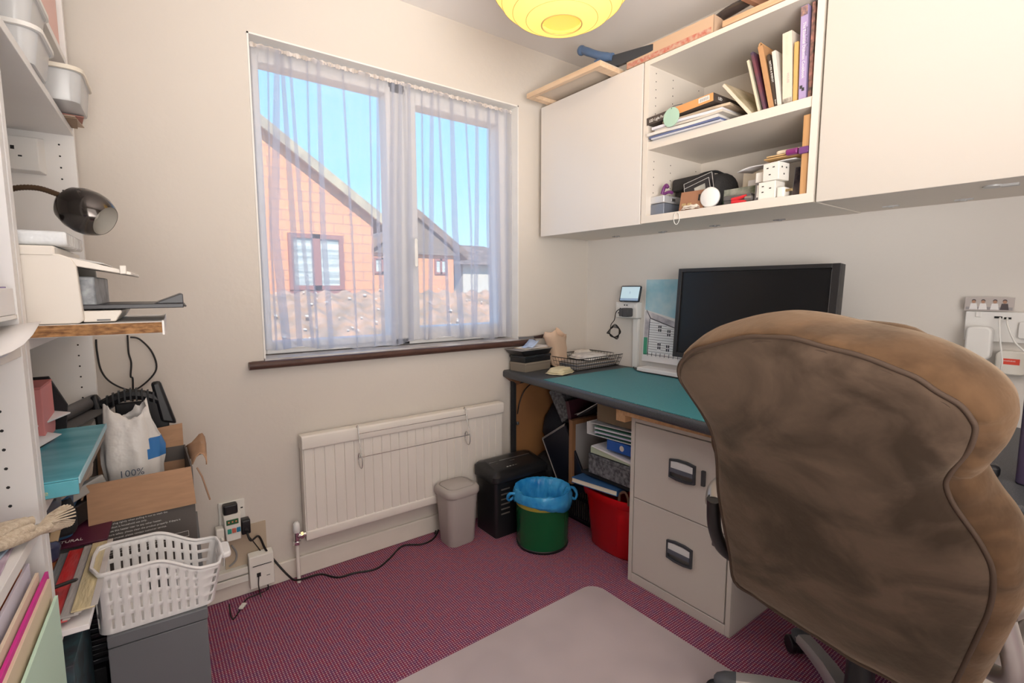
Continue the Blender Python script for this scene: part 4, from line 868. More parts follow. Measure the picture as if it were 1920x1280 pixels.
for s in (1, -1): MB().tube([Vector(p) for p in ((.0, .028, .010+s*.004), (.0, .005, .011+s*.006), (.0, -.024, .013+s*.010))], [.008, .007, .006, .005], 8, smooth=4).build('handle', RDP, rp_, smooth=60)
MB().tube([Vector(p) for p in ((0, -.022, .013), (0, -.045, .012))], .0085, 8).build('jaw', STEEL, rp_, smooth=50)
leafcard('picture_frame', 'small white framed picture standing at the back of the lower shelf', 'picture frame', (1.93, .975, ZL), (.13, .115), (0, R_(8), R_(4)), PAPER, None, mat('framed_photo', (.30, .16, .12), .4, col2=(.12, .10, .10), vscale=14))
leafcard('card', 'tan backing card behind the small framed picture', 'card', (1.97, 1.0, ZL), (.17, .155), (0, R_(6), 0), CREAM)
leafcard('booklet', 'small grey printed booklet standing beside the socket cubes', 'booklet', (1.765, .9125, ZL), (.018, .064), (0, R_(4), 0), mat('grey_booklet', (.14, .13, .13), .5), None, WT)
def sockcube(name, label, c, s, rz, faces, slots):
    t = thing(name, label, 'socket adaptor', c, R_(rz))
    MB().box((-s/2, -s/2, 0), (s/2, s/2, s)).build('body', IVORY, t, bevel=.002)
    b = MB()
    for (y, z) in slots: b.box((-s/2-.0006, y-.0035, z-.0018), (-s/2+.0001, y+.0035, z+.0018))
    for (x, z) in faces: b.box((x-.0025, -s/2-.0006, z-.0025), (x+.0025, -s/2+.0001, z+.0025))
    b.build('pin_holes', HOLE, t, smooth=0); return t
sockcube('socket_cube', 'white cube socket adaptor, lower of the two stacked', (1.785, .873, ZL), .060, -3, [(.0, .035)], [(.014, .045), (.014, .026), (-.012, .036)])
sockcube('socket_cube', 'white cube socket adaptor, upper of the two stacked', (1.780, .858, ZL+.0605), .058, -8, [(-.012, .042), (.012, .042), (0, .02)], [(.012, .042), (-.010, .043), (.003, .020)])
tag(place(MB().rbox((-.018, -.02, 0), (.018, .02, .035), .006).build('plug_adaptor', IVORY, bevel=.002), (1.80, .912, ZL+.066), (0, 0, R_(5))), 'small ivory adaptor tucked behind the upper socket cube', 'plug')['category']
pl = thing('plug', 'white mains plug with a brass pin lying beside the socket cubes', 'plug', (1.765, .825, ZL)); MB().rbox((-.012, -.010, 0), (.03, .016, .034), .006).build('body', IVORY, pl, bevel=.002); MB().box((-.004, -.032, .018), (.004, -.010, .026)).build('pin', BR, pl, bevel=.0008)
leafcard('photo_print', 'glossy photo with red lettering standing behind the plug', 'photo', (1.86, .79, ZL), (.10, .120), (0, R_(10), 0), mat('photo_glossy', (.30, .24, .22), .25, col2=(.07, .06, .08), vscale=18), LG)
sk = thing('wooden_ruler', 'long pale wood stick standing against the right side of the lower shelf', 'stick', (1.758, .757, ZL)); MB().rbox((-.005, -.011, 0), (.005, .011, .248), .004).build('blade', mat('varnished_wood', (.62, .36, .17), .45, col2=(.55, .30, .13), vscale=4, stretch=(30, 30, 1)), sk, bevel=.001)
MB().rbox((-.012, -.014, .128), (.010, .018, .150), .006, axis='x').build('purple_clip', mat('violet_plastic', (.17, .06, .20), .3), sk, bevel=.003, label='purple clip')
tag(place(MB().rbox((-.012, -.018, -.010), (.012, .018, .010), .008, axis='y').build('purple_bulldog_clip', mat('magenta_plastic', (.20, .03, .15), .3), bevel=.003), (1.758, .797, 1.614+.012)), 'dark purple clip gripping the tan envelopes', 'clip')
cz = ZL+.122
tag(MB().grid([[Vector((1.765+.11*i/5, .79+.20*j/9, 1.606+.012*(i/5)-.012*(j/9)**2*0+.004*math.sin(j)*.3-(.012*max(0, (j-6)/3)**2))) for j in range(10)] for i in range(6)]).build('paper_sheet', PAPER, solid=.0015, smooth=60), 'curved sheet of white paper lying over the socket cubes', 'paper')
for i, (dy, c, lb) in enumerate(((.115, (.50, .31, .13), 'lower'), (.10, (.58, .38, .18), 'upper'))):
    tag(place(MB().box((-.04, -dy/2, 0), (.05, dy/2, .004)).build('envelope', mat('kraft_%d' % i, c, .6), bevel=.0008), (1.80, .835, 1.612+.0065*i+.004), (0, 0, R_(2+3*i))), 'tan envelope held by the purple clip, %s of two' % lb, 'envelope', 'envelopes under the white pad')
tag(place(MB().rbox((-.04, -.052, 0), (.05, .05, .013), .012).build('paper_pad', CREAM, bevel=.003), (1.82, .815, 1.631), (0, 0, R_(3))), 'cream folded pad on top of the tan envelopes', 'paper')

# on top of the cabinets
sf = thing('stretcher_frame', 'pale pine canvas stretcher frame overhanging the cabinet top near the window', 'picture frame', (1.62, 1.53, ZT+.0), rot=(0, 0, R_(2)))
b = MB(); b.box((0, 0, 0), (.022, .47, .022)); b.box((.30, 0, 0), (.322, .47, .022)); b.box((.022, 0, 0), (.30, .045, .018)); b.box((.022, .435, 0), (.30, .47, .018)); b.build('frame', PALEPINE, sf, bevel=.001)
MB().box((.001, .001, .0185), (.321, .469, .0235)).build('canvas', mat('raw_canvas', (.60, .50, .40), .9), sf, smooth=0)
sw = thing('hand_saw', 'hand saw with blue handle lying on the stretcher frame', 'saw', (1.71, 1.62, ZT+.028), rot=(0, R_(0), 0))
b = MB(); b.tube([Vector(p) for p in ((.02, -.06, .045), (.01, -.01, .062), (0, .05, .095), (0, .10, .125))], [.017, .019, .018, .017, .018, .017], 10, smooth=5); b.ball((0, .112, .128), (.019, .022, .022)); b.build('handle', mat('blue_plastic', (.09, .15, .27), .35), sw, smooth=60)
MB().box((-.003, .0, -.0), (.004, .03, .055)).build('handle_web', bpy.data.materials['blue_plastic'], sw, bevel=.001)
MB().hexa([(.03, -.27, .0), (.05, -.27, .0), (.03, .01, .0), (.012, .01, .0), (.03, -.27, .028), (.05, -.27, .028), (.03, -.005, .058), (.012, -.005, .058)]).build('blade', mat('dark_saw_body', (.06, .065, .075), .35, .3), sw, bevel=.002)
for yy, zz in ((-.02, .040), (-.03, .018)): MB().cyl((.010, yy, zz), (.030, yy, zz), .004).build('rivet', CHROME, sw)
tag(place(MB().rbox((0, 0, 0), (.05, .06, .045), .01).build('white_block', PAPER, bevel=.004), (1.98, 1.90, ZT+.0)), 'small white block at the back of the cabinet top near the window', 'box')
tr_ = thing('cardboard_tray', 'long shallow cardboard tray with a red printed edge on the cabinet top', 'tray', (1.742, 1.09, ZT), rot=(0, 0, R_(.5)))
TC = mat('tan_tray_card', (.58, .40, .27), .85)
b = MB(); b.box((.002, 0, .0), (.30, .40, .003)); b.box((0, 0, 0), (.003, .40, .060)); b.box((.297, 0, 0), (.30, .40, .060)); b.box((0, 0, 0), (.30, .003, .060)); b.box((0, .397, 0), (.30, .40, .060)); b.build('tray_body', TC, tr_, bevel=.0005)
MB().box((-.0008, .01, .001), (0, .395, .020)).build('printed_edge', mat('red_print', (.55, .36, .27), .7, col2=(.50, .14, .10), vscale=70), tr_, smooth=0, label='red printed edge')
tag(place(MB().box((0, 0, 0), (.21, .34, .0025)).build('cardboard_sheet', mat('pale_card', (.72, .62, .52), .8), bevel=.0005), (1.75, 1.15, ZT+.064), rot=(R_(0), R_(-5), R_(-7))), 'pale card sheet lying across the cardboard tray', 'card')
sc = thing('shoe_horn', 'dark glossy spoon shaped scoop lying on the wood strips on the cabinet top', 'scoop', (1.80, 1.00, ZT+.05), rot=(0, 0, R_(0)))
L = []
for j in range(12):
    t_ = j/11; y = .115-.26*t_; w2 = .026*math.sin(PI*min(1, t_*1.6+.12))**.7 if t_ < .5 else .012; h2 = .016 if t_ < .5 else .010; w2 = max(w2, .008)
    L.append([Vector((w2*math.cos(2*PI*k/12), y, .02+.012*math.sin(t_*3)+h2*math.sin(2*PI*k/12))) for k in range(12)])
MB().loft(L).build('bowl', mat('dark_brown_gloss', (.05, .038, .035), .2), sc, smooth=70)
WDS = mat('light_wood_strip', (.68, .44, .27), .6, col2=(.60, .35, .20), vscale=5, stretch=(20, 2, 20))
for i, (a, c, lb) in enumerate((((1.738, 1.055, ZT), (.022, -.30, .020), 'front'), ((1.765, 1.06, ZT), (.022, -.30, .026), 'back'))):
    o = MB().box((0, 0, 0), c).build('wood_strip', WDS, bevel=.0015); place(o, a, (R_(0), 0, R_(-2*i))); tag(o, 'pale wood strip lying along the cabinet top, %s one of two' % lb, 'wood strip', 'wood strips on the cabinet top')
b = MB(); b.box((0, 0, 0), (.30, .02, .035)); b.box((0, -.25, 0), (.30, -.23, .035)); b.box((0, -.23, 0), (.02, 0, .035)); b.box((.28, -.23, 0), (.30, 0, .035)); b.box((.02, -.23, .03), (.28, 0, .034))
tag(place(b.build('picture_frame', mat('red_brown_wood', (.45, .22, .13), .6), bevel=.001), (1.74, .97, ZT+.062), (0, 0, R_(-6))), 'red brown wooden frame on the cabinet top at the upper edge of the photo', 'frame')

# ================================================================== PAPER LANTERN
la = thing('paper_lantern', 'round yellow paper lantern hanging from the ceiling', 'lamp', (1.09, 1.19, 2.40))
LPM = bpy.data.materials.new('yellow_rice_paper'); LPM.use_nodes = True; n = LPM.node_tree; pb = n.nodes['Principled BSDF']; pb.inputs['Base Color'].default_value = (.82, .62, .20, 1); pb.inputs['Roughness'].default_value = .8
pb.inputs['Emission Color'].default_value = (1.0, .74, .22, 1); pb.inputs['Emission Strength'].default_value = .40
tlb = n.nodes.new('ShaderNodeBsdfTranslucent'); tlb.inputs[0].default_value = (.92, .74, .34, 1); mxl = n.nodes.new('ShaderNodeMixShader'); mxl.inputs[0].default_value = .45; n.links.new(pb.outputs[0], mxl.inputs[1]); n.links.new(tlb.outputs[0], mxl.inputs[2]); n.links.new(mxl.outputs[0], n.nodes['Material Output'].inputs[0])
Rl, Hl = .225, .175; zc = -.255
def lr(t): return Rl*math.sin(t)**.9
prof = []; 
t0 = .235
for j in range(49):
    t = t0+(PI-2*t0)*j/48; ph = (j % 4)/4
    prof.append((lr(t)*(1-.012*math.sin(ph*PI)), -Hl*math.cos(t)+zc))
MB().lathe(prof, n=64, caps=False).build('paper_shade', LPM, la, smooth=80)
RIB = mat('bamboo_rib', (.62, .42, .14), .6)
b = MB(); 
for j in range(0, 49, 4):
    t = t0+(PI-2*t0)*j/48; r = lr(t)*1.002; z = -Hl*math.cos(t)+zc; b.tube([Vector((r*math.cos(a), r*math.sin(a), z)) for a in [2*PI*k/48 for k in range(48)]], .0010 if j else .0022, 5, closed=True)
b.build('ribs', RIB, la, smooth=80)['kind'] = 'stuff'
MB().cyl((0, 0, -Hl*math.cos(t0)+zc+.012), (0, 0, -Hl*math.cos(t0)+zc+.0135), lr(t0)*.98, n=40).build('lower_disc', LPM, la)
MB().cyl((0, 0, -.10), (0, 0, 0), .004, n=8).build('flex', PLAST, la); MB().lathe([(.045, 0), (.045, -.01), (.02, -.022)], n=24).build('ceiling_rose', PLAST, la, smooth=40)
MB().ball((0, 0, zc), .03).build('bulb', mat('lit_bulb', (.9, .8, .6), .5, emit=(1, .8, .45, 5)), la, smooth=60)
lamp('lantern_bulb', 'POINT', (1.09, 1.19, 2.19), (0, 0, 0), 3.0, (1, .86, .66), shadow_soft_size=.05)
# ================================================================== UNDER THE DESK
pp = thing('plywood_panel', 'brown plywood panel with black edging against the window wall under the worktop', 'panel', (1.575, 2.06, .02))
MB().box((.004, 0, 0), (.50, .014, .66)).build('board', mat('orange_plywood', (.40, .19, .07), .55, col2=(.30, .14, .06), vscale=3), pp, smooth=0)
b = MB(); b.box((-.014, -.006, 0), (.006, .018, .675)); b.box((.006, -.006, .66), (.50, .018, .675)); b.build('black_edging', BLACKM, pp, bevel=.001)
MB().tube([Vector(p) for p in ((.01, -.012, .50), (.02, -.016, .56), (.05, -.018, .62), (.10, -.018, .655))], .003, 6, smooth=5).build('bent_rod', BLACK, pp, smooth=70)
MB().rbox((.008, -.012, .44), (.020, 0, .456), .003, axis='y').build('catch', STEEL, pp, bevel=.001)
# shredder
sd = thing('paper_shredder', 'black paper shredder on the floor between the grey bin and the green bin', 'shredder', (1.292, 1.838, 0))
BK2 = mat('satin_black', (.014, .014, .016), .3)
MB().rbox((.004, .004, 0), (.315, .172, .27), .015, 4).build('bin_body', BK2, sd, bevel=.002)
L = []
for g, z in ((.0, .268), (.006, .275), (.006, .300), (-.004, .313), (-.03, .320)):
    x0, x1, y0, y1 = -.004-g, .325+g, -.004-g, .178+g; rr1 = .03; ring_ = []
    for cx, cy, a0 in ((x1-rr1, y1-rr1, 0), (x0+rr1, y1-rr1, 90), (x0+rr1, y0+rr1, 180), (x1-rr1, y0+rr1, 270)):
        for t in range(5): an = R_(a0+90*t/4); ring_.append(Vector((cx+rr1*math.cos(an), cy+rr1*math.sin(an), z+(.02*(cy > .1) if z > .29 else 0))))
    L.append(ring_)
hd = MB().loft(L).build('cutting_head', BK2, sd, smooth=40)
b = MB(); b.box((.04, .108, .332), (.29, .114, .3345)); b.box((.07, .09, .328), (.18, .093, .3305)); b.build('feed_slot', STEEL, sd, smooth=0)
for i in range(8): MB().box((.10+.017*i, .045, .3205), (.110+.017*i, .050, .3225)).build('legend_mark', WT, sd, smooth=0)
for i in range(6): 
    z = .232-.024*i; MB().box((.035, .0012, z), (.085, .0042, z+.006)).build('vent_slot', mat('vent_metal', (.30, .27, .24), .35, .6) if i == 0 else bpy.data.materials['vent_metal'], sd, smooth=0)
# swing bin
GB = mat('warm_grey_bin', (.44, .40, .375), .45)
sb_ = thing('swing_bin', 'small warm grey bin with swing lid in front of the radiator', 'bin', (1.150, 1.950, 0), R_(2))
def rrect(hx, hy, r, z, n=5): 
    out = []
    for cx, cy, a0 in ((hx-r, hy-r, 0), (-hx+r, hy-r, 90), (-hx+r, -hy+r, 180), (hx-r, -hy+r, 270)):
        for t in range(n+1): an = R_(a0+90*t/n); out.append(Vector((cx+r*math.cos(an), cy+r*math.sin(an), z)))
    return out
MB().loft([rrect(.066, .056, .03, 0), rrect(.070, .060, .032, .01), rrect(.083, .074, .038, .245)]).build('bin_body', GB, sb_, smooth=50)
MB().loft([rrect(.086, .077, .040, .235), rrect(.090, .081, .042, .243), rrect(.090, .081, .042, .262), rrect(.083, .074, .040, .274), rrect(.074, .065, .036, .277), rrect(.072, .063, .034, .270)]).build('lid_rim', GB, sb_, smooth=60)
MB().loft([rrect(.069, .060, .033, .268), rrect(.069, .060, .033, .276), rrect(.055, .046, .026, .284), rrect(.02, .015, .008, .287)]).build('swing_flap', GB, sb_, smooth=60)
# green bin with blue bag
gbn = thing('waste_bin', 'green metal waste bin with a yellow rim stripe', 'bin', (1.455, 1.692, 0))
MB().lathe([(.117, .012), (.119, .02), (.123, .234), (.126, .239), (.126, .246), (.121, .248), (.118, .235), (.114, .02)], n=48, caps=True).build('bin_body', mat('deep_green_enamel', (.005, .105, .035), .25), gbn, smooth=50)
MB().lathe([(.110, .0), (.119, .002), (.121, .012), (.115, .018)], n=48).build('base_ring', BLACK, gbn, smooth=50)
MB().lathe([(.1235, .200), (.1245, .207), (.1255, .237), (.1240, .238)], n=48, caps=False).build('rim_stripe', mat('olive_yellow', (.42, .36, .06), .4), gbn, smooth=50, label='yellow rim stripe')
BLB = mat('blue_film', (.02, .25, .62), .22, col2=(.06, .40, .75), vscale=16, bump=.5, bscale=24)
bb = thing('bin_bag', 'bright blue plastic bag lining the green waste bin', 'bag', (1.455, 1.692, .0))
rows = []
for j, (r, z) in enumerate(((.134, .208), (.135, .225), (.136, .250), (.130, .268), (.120, .266), (.106, .240), (.095, .20), (.086, .16), (.080, .12), (.03, .115))):
    row = []
    for k in range(72):
        a = 2*PI*k/72; nn = noise.noise(Vector((math.cos(a)*3.2, math.sin(a)*3.2, z*16))); n2 = noise.noise(Vector((math.cos(a)*9, math.sin(a)*9, z*30+5)))
        dz = (.018*math.sin(a*2+1)+.010*nn if j == 0 else 0)
        rr0 = r+(.004 if j < 4 else .018)*nn+(.002 if j < 4 else .008)*n2
        if j < 4: rr0 = max(rr0, .129)
        row.append(Vector((rr0*math.cos(a), rr0*math.sin(a), z+dz+(.004*n2))))
    rows.append(row)
b = MB(); b.grid(rows, wrap=True); b.add([rows[-1][k] for k in range(72)], [tuple(range(72))]); b.build('liner', BLB, bb, solid=.0007, smooth=60)
for an, sgn in ((150, 1), (-28, -1)):
    d = Vector((math.cos(R_(an)), math.sin(R_(an)), 0)); p = Vector((-d.y, d.x, 0))
    MB().tube([d*.128+p*.02+Vector((0,0,.250)), d*.152+p*.012+Vector((0,0,.248)), d*.164+Vector((0,0,.224)), d*.152-p*.014+Vector((0,0,.206)), d*.130-p*.02+Vector((0,0,.218))], [.007, .008, .006, .006, .007], 7, smooth=5).build('bag_handle', BLB, bb, smooth=60)
# red bin
rb = thing('tub_bin', 'bright red plastic tub beside the filing cabinet holding files', 'bin', (1.70, 1.445, 0))
RED = mat('glossy_red_plastic', (.62, .006, .010), .25)
def oval(hx, hy, z, e=2.6, n=40): return [Vector((hx*abs(math.cos(2*PI*k/n))**(2/e)*(1 if math.cos(2*PI*k/n) >= 0 else -1), hy*abs(math.sin(2*PI*k/n))**(2/e)*(1 if math.sin(2*PI*k/n) >= 0 else -1), z)) for k in range(n)]
MB().loft([oval(.072, .130, 0), oval(.078, .136, .006), oval(.098, .160, .235), oval(.112, .176, .245), oval(.116, .180, .278), oval(.112, .176, .280), oval(.104, .168, .27), oval(.09, .15, .24), oval(.07, .12, .02)], cap1=True).build('tub', RED, rb, smooth=50)
# black crate behind
cr_ = thing('plastic_crate', 'black slatted plastic crate on the floor behind the green bin', 'crate', (1.735, 1.655, 0))
b = MB()
X0, X1, Y0, Y1, H0 = 0, .30, 0, .24, .235
for z0, z1 in ((0, .02), (.115, .128), (.215, .235)): b.box((X0, Y0, z0), (X0+.008, Y1, z1)); b.box((X1-.008, Y0, z0), (X1, Y1, z1)); b.box((X0, Y0, z0), (X1, Y0+.008, z1)); b.box((X0, Y1-.008, z0), (X1, Y1, z1))
for i in range(17): y = .003+i*.0143; b.box((X0+.001, y, .02), (X0+.007, y+.005, .215))
for i in range(20): x = .003+i*.015; b.box((x, Y0+.001, .02), (x+.005, Y0+.007, .215)); b.box((x, Y1-.007, .02), (x+.005, Y1-.001, .215))
b.box((X0, Y0, 0), (X1, Y1, .006)); b.build('crate_body', BLACK, cr_, smooth=0)
for i in range(8): tag(place(MB().rbox((0, 0, 0), (.20, .020, .19), .002, 2).build('paper_folder', mat('pale_folder', (.60, .53, .46), .7) if i == 0 else bpy.data.materials['pale_folder'], bevel=.001), (1.752, 1.670+.026*i, .0065)), 'pale folder standing in the black slatted crate', 'folder', 'pale folders in the black crate')
# pictures leaning above the crate
wf_ = thing('wood_framed_picture', 'tan wood frame with grey white panel leaning beside the stack of files', 'picture frame', (1.634, 1.695, .2385), rot=(0, 0, R_(-90+14)))
WDT = mat('tan_wood_frame', (.33, .17, .085), .5, col2=(.27, .13, .06), vscale=5, stretch=(14, 14, 1))
b = MB(); s_ = .30; h_ = .315; b.box((0, -.012, 0), (.022, .012, h_)); b.box((s_-.022, -.012, 0), (s_, .012, h_)); b.box((.022, -.012, 0), (s_-.022, .012, .022)); b.box((.022, -.012, h_-.022), (s_-.022, .012, h_)); b.build('frame', WDT, wf_, bevel=.001)
MB().box((.022, -.004, .022), (s_-.022, .004, h_-.022)).build('panel', mat('grey_white_panel', (.50, .48, .47), .6), wf_, smooth=0)
wf_.rotation_euler = (0, 0, 0)
bp_ = thing('black_picture', 'black panel with a thin silver edge leaning among the black bags', 'picture frame', (1.66, 1.93, .40), rot=(0, 0, 0))
A = at(1018, 823, x=1.66); B_ = at(1068, 792, x=1.645); C_ = at(1035, 888, x=1.66); A = Vector(A); 
Xb = frame((0, 0, 0), Vector(B_)-A, A-Vector(C_)); bp_.location = A
b = MB().box((0, -.32, -.012), (.21, 0, 0), X=Xb); b.build('panel', mat('blue_black_panel', (.012, .013, .022), .3), bp_, bevel=.002)
b = MB(); b.box((-.003, -.32, -.001), (.0, .003, .0035), X=Xb); b.box((0, .0, -.001), (.21, .003, .0035), X=Xb); b.box((-.010, -.32, -.008), (-.007, .010, -.004), X=Xb); b.box((-.007, .007, -.008), (.21, .010, -.004), X=Xb); b.build('silver_edge', mat('silver_edge', (.55, .52, .50), .35, .5), bp_, smooth=0)
def blob(name, label, cat, c, r, rot, m, seed, amp=.12, pts=24):
    b = MB(); L = []
    for i in range(15):
        th = PI*(i+.03)/(14+.06); row = []
        for k in range(pts):
            a = 2*PI*k/pts; e = .6; cx = abs(math.cos(a))**e*(1 if math.cos(a) >= 0 else -1); sy = abs(math.sin(a))**e*(1 if math.sin(a) >= 0 else -1); q = math.sin(th)**.5; zz = -math.cos(th)
            zz = (abs(zz)**.8)*(1 if zz > 0 else -1)
            f = 1+amp*noise.noise(Vector((cx*q*1.8, sy*q*1.8, zz*1.8+seed)))
            row.append(Vector((r[0]*cx*q*f, r[1]*sy*q*f, r[2]*zz*f)))
        L.append(row)
    b.loft(L); o = b.build(name, m, smooth=70); place(o, c, rot); return tag(o, label, cat)
BAG = mat('black_bag_fabric', (.014, .014, .017), .6, bump=.4, bscale=30)
NAVY = mat('navy_bag_fabric', (.018, .022, .035), .65, bump=.4, bscale=30)
MARB = mat('speckled_grey', (.20, .20, .21), .6, col2=(.055, .055, .06), vscale=70, detail=5)
blob('soft_bag', 'navy black soft bag wedged upright behind the silver edged black panel', 'bag', (1.86, 1.965, .44), (.12, .085, .12), (0, R_(25), 0), NAVY, 3)
blob('soft_bag', 'black soft bag lying low against the plywood panel behind the shredder', 'bag', (1.80, 1.96, .185), (.14, .085, .12), (0, 0, 0), BAG, 8)
blob('soft_bag', 'black bag pushed up under the worktop at the back', 'bag', (2.0, 1.80, .61), (.12, .13, .09), (R_(10), 0, 0), BAG, 12)
t = place(MB().box((-.10, -.035, -.09), (.10, .035, .09)).build('box_file', MARB, bevel=.003), (1.80, 1.865, .575), (R_(-38), R_(12), R_(10))); tag(t, 'speckled grey box file tipped over among the black bags', 'box file')
t = place(MB().box((-.10, -.010, -.09), (.10, .010, .09)).build('notebook', mat('dark_red_notebook', (.07, .02, .03), .5), bevel=.002), (1.775, 1.765, .54), (R_(-12), 0, R_(10))); tag(t, 'dark red notebook standing beside the speckled box file', 'book')
t = place(MB().box((-.10, -.09, -.002), (.10, .03, .002)).build('printed_leaflet', mat('grey_print', (.42, .40, .40), .6, col2=(.16, .15, .16), vscale=30), bevel=.0005), (1.80, 1.71, .575), (R_(-24), 0, 0)); tag(t, 'grey printed leaflet leaning beside the dark red notebook', 'leaflet')
t = thing('black_binder', 'flat black folder with a thin light edge sloping down to the tan frame', 'folder', (1.76, 1.62, .615), rot=(R_(-32), 0, 0)); MB().box((-.08, -.10, -.006), (.08, .09, .006)).build('cover', BLACKM, t, bevel=.002); MB().box((-.083, -.10, .003), (-.080, .09, .006)).build('light_edge', LG, t, smooth=0)
# the stack of files above the red tub
BLU = mat('blue_cloth_cover', (.03, .10, .24), .6); 
t = thing('book', 'thick blue hardback lying across the front of the red tub', 'book', (1.66, 1.475, .2835), rot=(R_(0), R_(0), R_(-2)))
b = MB(); b.box((-.105, -.105, 0), (.06, .13, .003)); b.box((-.105, -.105, .022), (.06, .13, .025)); b.box((-.105, -.108, 0), (.06, -.105, .025)); b.build('cover', BLU, t, bevel=.0008); MB().box((-.102, -.105, .003), (.056, .127, .022)).build('page_block', PAGE, t, smooth=0)
t.rotation_euler = (0, R_(4), R_(10)); t.location = (1.665, 1.48, .295)
t = thing('ledger', 'dark ledger lying on the blue hardback', 'book', (1.72, 1.44, .325), rot=(0, R_(3), 0)); MB().box((-.11, -.14, 0), (.10, .15, .016)).build('cover', BLACKM, t, bevel=.002); MB().box((-.108, -.135, .016), (.10, .10, .022)).build('page_block', mat('brown_pages', (.32, .22, .14), .7), t, smooth=0)
t = thing('box_file', 'speckled dark grey box file in the middle of the stack beside the filing cabinet', 'box file', (1.70, 1.42, .354)); MB().box((-.105, -.135, 0), (.20, .118, .088)).build('case', MARB, t, bevel=.003); MB().box((-.1055, -.136, .070), (.2, .1185, .0712)).build('lid_seam', BLACK, t, smooth=0)
t = thing('ring_binder', 'open black and white binder between the box file and the blue file', 'binder', (1.70, 1.43, .4465)); MB().hexa([(-.10, -.15, 0), (.2, -.15, 0), (.2, .10, .0), (-.10, .10, .0), (-.10, -.15, .008), (.2, -.15, .008), (.2, .10, .030), (-.10, .10, .030)]).build('cover', mat('pale_green_card', (.45, .52, .38), .6), t, bevel=.001); MB().hexa([(-.105, -.14, .009), (.2, -.14, .009), (.2, .09, .0305), (-.105, .09, .0305), (-.105, -.14, .018), (.2, -.14, .018), (.2, .09, .036), (-.105, .09, .036)]).build('paper_leaves', PAPER, t, smooth=0)
t = thing('lever_arch_file', 'bright blue lever arch file in the stack beside the filing cabinet', 'binder', (1.70, 1.36, .486)); MB().box((-.10, -.072, 0), (.19, .075, .045)).build('spine', mat('royal_blue', (.015, .10, .42), .4), t, bevel=.002)
MB().cyl((-.102, -.010, .024), (-.099, -.010, .024), .012, n=24).build('finger_ring', CHROME, t)
t = thing('lever_arch_file', 'white lever arch file with open edge above the blue file', 'binder', (1.70, 1.42, .5345), rot=(R_(-2), 0, 0))
b = MB(); b.box((-.105, -.14, 0), (.19, .13, .003)); b.box((-.105, -.14, .052), (.19, .11, .055)); b.hexa([(-.105, .127, 0), (.19, .127, 0), (.19, .13, 0), (-.105, .13, 0), (-.105, .127, .055), (.19, .127, .055), (.19, .13, .055), (-.105, .13, .055)]); b.build('cover', PAPER, t, bevel=.001)
for i, (c, h) in enumerate((((.05, .16, .12), .005), ((.62, .62, .74), .012), ((.06, .20, .14), .006), ((.70, .70, .76), .012), ((.10, .25, .18), .005))): MB().box((-.103, -.135, .004+.009*i), (.17, .085, .004+.009*i+h*.6)).build('paper_leaves', mat('leaf_%d' % i, c, .6), t, smooth=0)
t = thing('storage_box', 'plain olive brown box at the top of the stack under the worktop', 'box', (1.70, 1.39, .602)); MB().box((-.10, -.125, 0), (.18, .105, .100)).build('carton', mat('olive_brown_card', (.19, .135, .08), .75), t, bevel=.002)
tag(MB().tube([Vector(p) for p in ((1.60, 1.36, .272), (1.60, 1.355, .31), (1.602, 1.33, .325), (1.605, 1.315, .30), (1.607, 1.312, .272))], .006, 8, smooth=5).build('leather_handle', mat('brown_leather', (.16, .08, .05), .5), smooth=70), 'brown leather handle sticking up out of the red tub', 'handle')
# ================================================================== RADIATOR AND THINGS ON THE WINDOW WALL
RADW = mat('radiator_enamel', (.80, .75, .69), .4, var=.02, vscale=5)
ra = thing('radiator', 'cream white ribbed panel radiator under the window', 'radiator', (.986, 2.098, 0))
b = MB(); rows_ = []; prof = []
x = -.487; nb_ = 24; pw = .974/nb_
for i in range(nb_):
    x0 = x+i*pw
    prof += [(x0, -.0590), (x0+pw*.07, -.064), (x0+pw*.86, -.064), (x0+pw*.93, -.0590)]
prof.append((.487, -.0590))
z0, z1 = .205, .548
vs = [(p[0], p[1], z0) for p in prof]+[(p[0], p[1], z1) for p in prof]; N_ = len(prof)
b.add(vs, [(i, i+1, N_+i+1, N_+i) for i in range(N_-1)]); b.box((-.487, -.052, .168), (.487, -.040, .585)); b.build('ribbed_panel', RADW, ra, smooth=30)
b = MB(); b.rbox((-.490, -.068, .166), (.490, -.046, .208), .008, axis='x'); b.build('bottom_rail', RADW, ra, bevel=.002)
b = MB(); b.rbox((-.493, -.073, .545), (.493, -.018, .602), .008, axis='x'); b.build('top_cover', RADW, ra, bevel=.002)
MB().box((-.490, -.06, .17), (-.484, -.02, .585)).build('side_cover', RADW, ra, bevel=.001); MB().box((.484, -.06, .17), (.490, -.02, .585)).build('side_cover', RADW, ra, bevel=.001)
for x in (-.3, .3): MB().box((x-.02, -.042, .25), (x+.02, -.0005, .5)).build('wall_bracket', STEEL, ra, smooth=0)
b = MB(); b.cyl((-.488, -.055, .195), (-.525, -.055, .195), .011, n=12); b.cyl((-.50, -.055, .195), (-.511, -.055, .195), .016, n=6); b.cyl((-.524, -.055, .160), (-.524, -.055, .215), .011, n=12); b.cyl((-.524, -.055, .162), (-.524, -.055, .176), .016, n=6); b.build('valve', CHROME, ra, bevel=.001)
MB().lathe([(.012, 0), (.014, .004), (.013, .035), (.006, .044)], (-.524, -.055, .212), n=16).build('valve_cap', PLAST, ra, smooth=40)
MB().tube([Vector((-.524, -.055, .165)), Vector((-.524, -.055, .02)), Vector((-.524, -.055, .0))], .0075, 10).build('feed_pipe', RADW, ra, smooth=50)
ai = thing('airer_rail', 'chrome wire towel rail hooked over the front of the radiator', 'towel rail', (.98, 2.03, .60))
WR = mat('bright_wire', (.62, .60, .58), .25, .9)
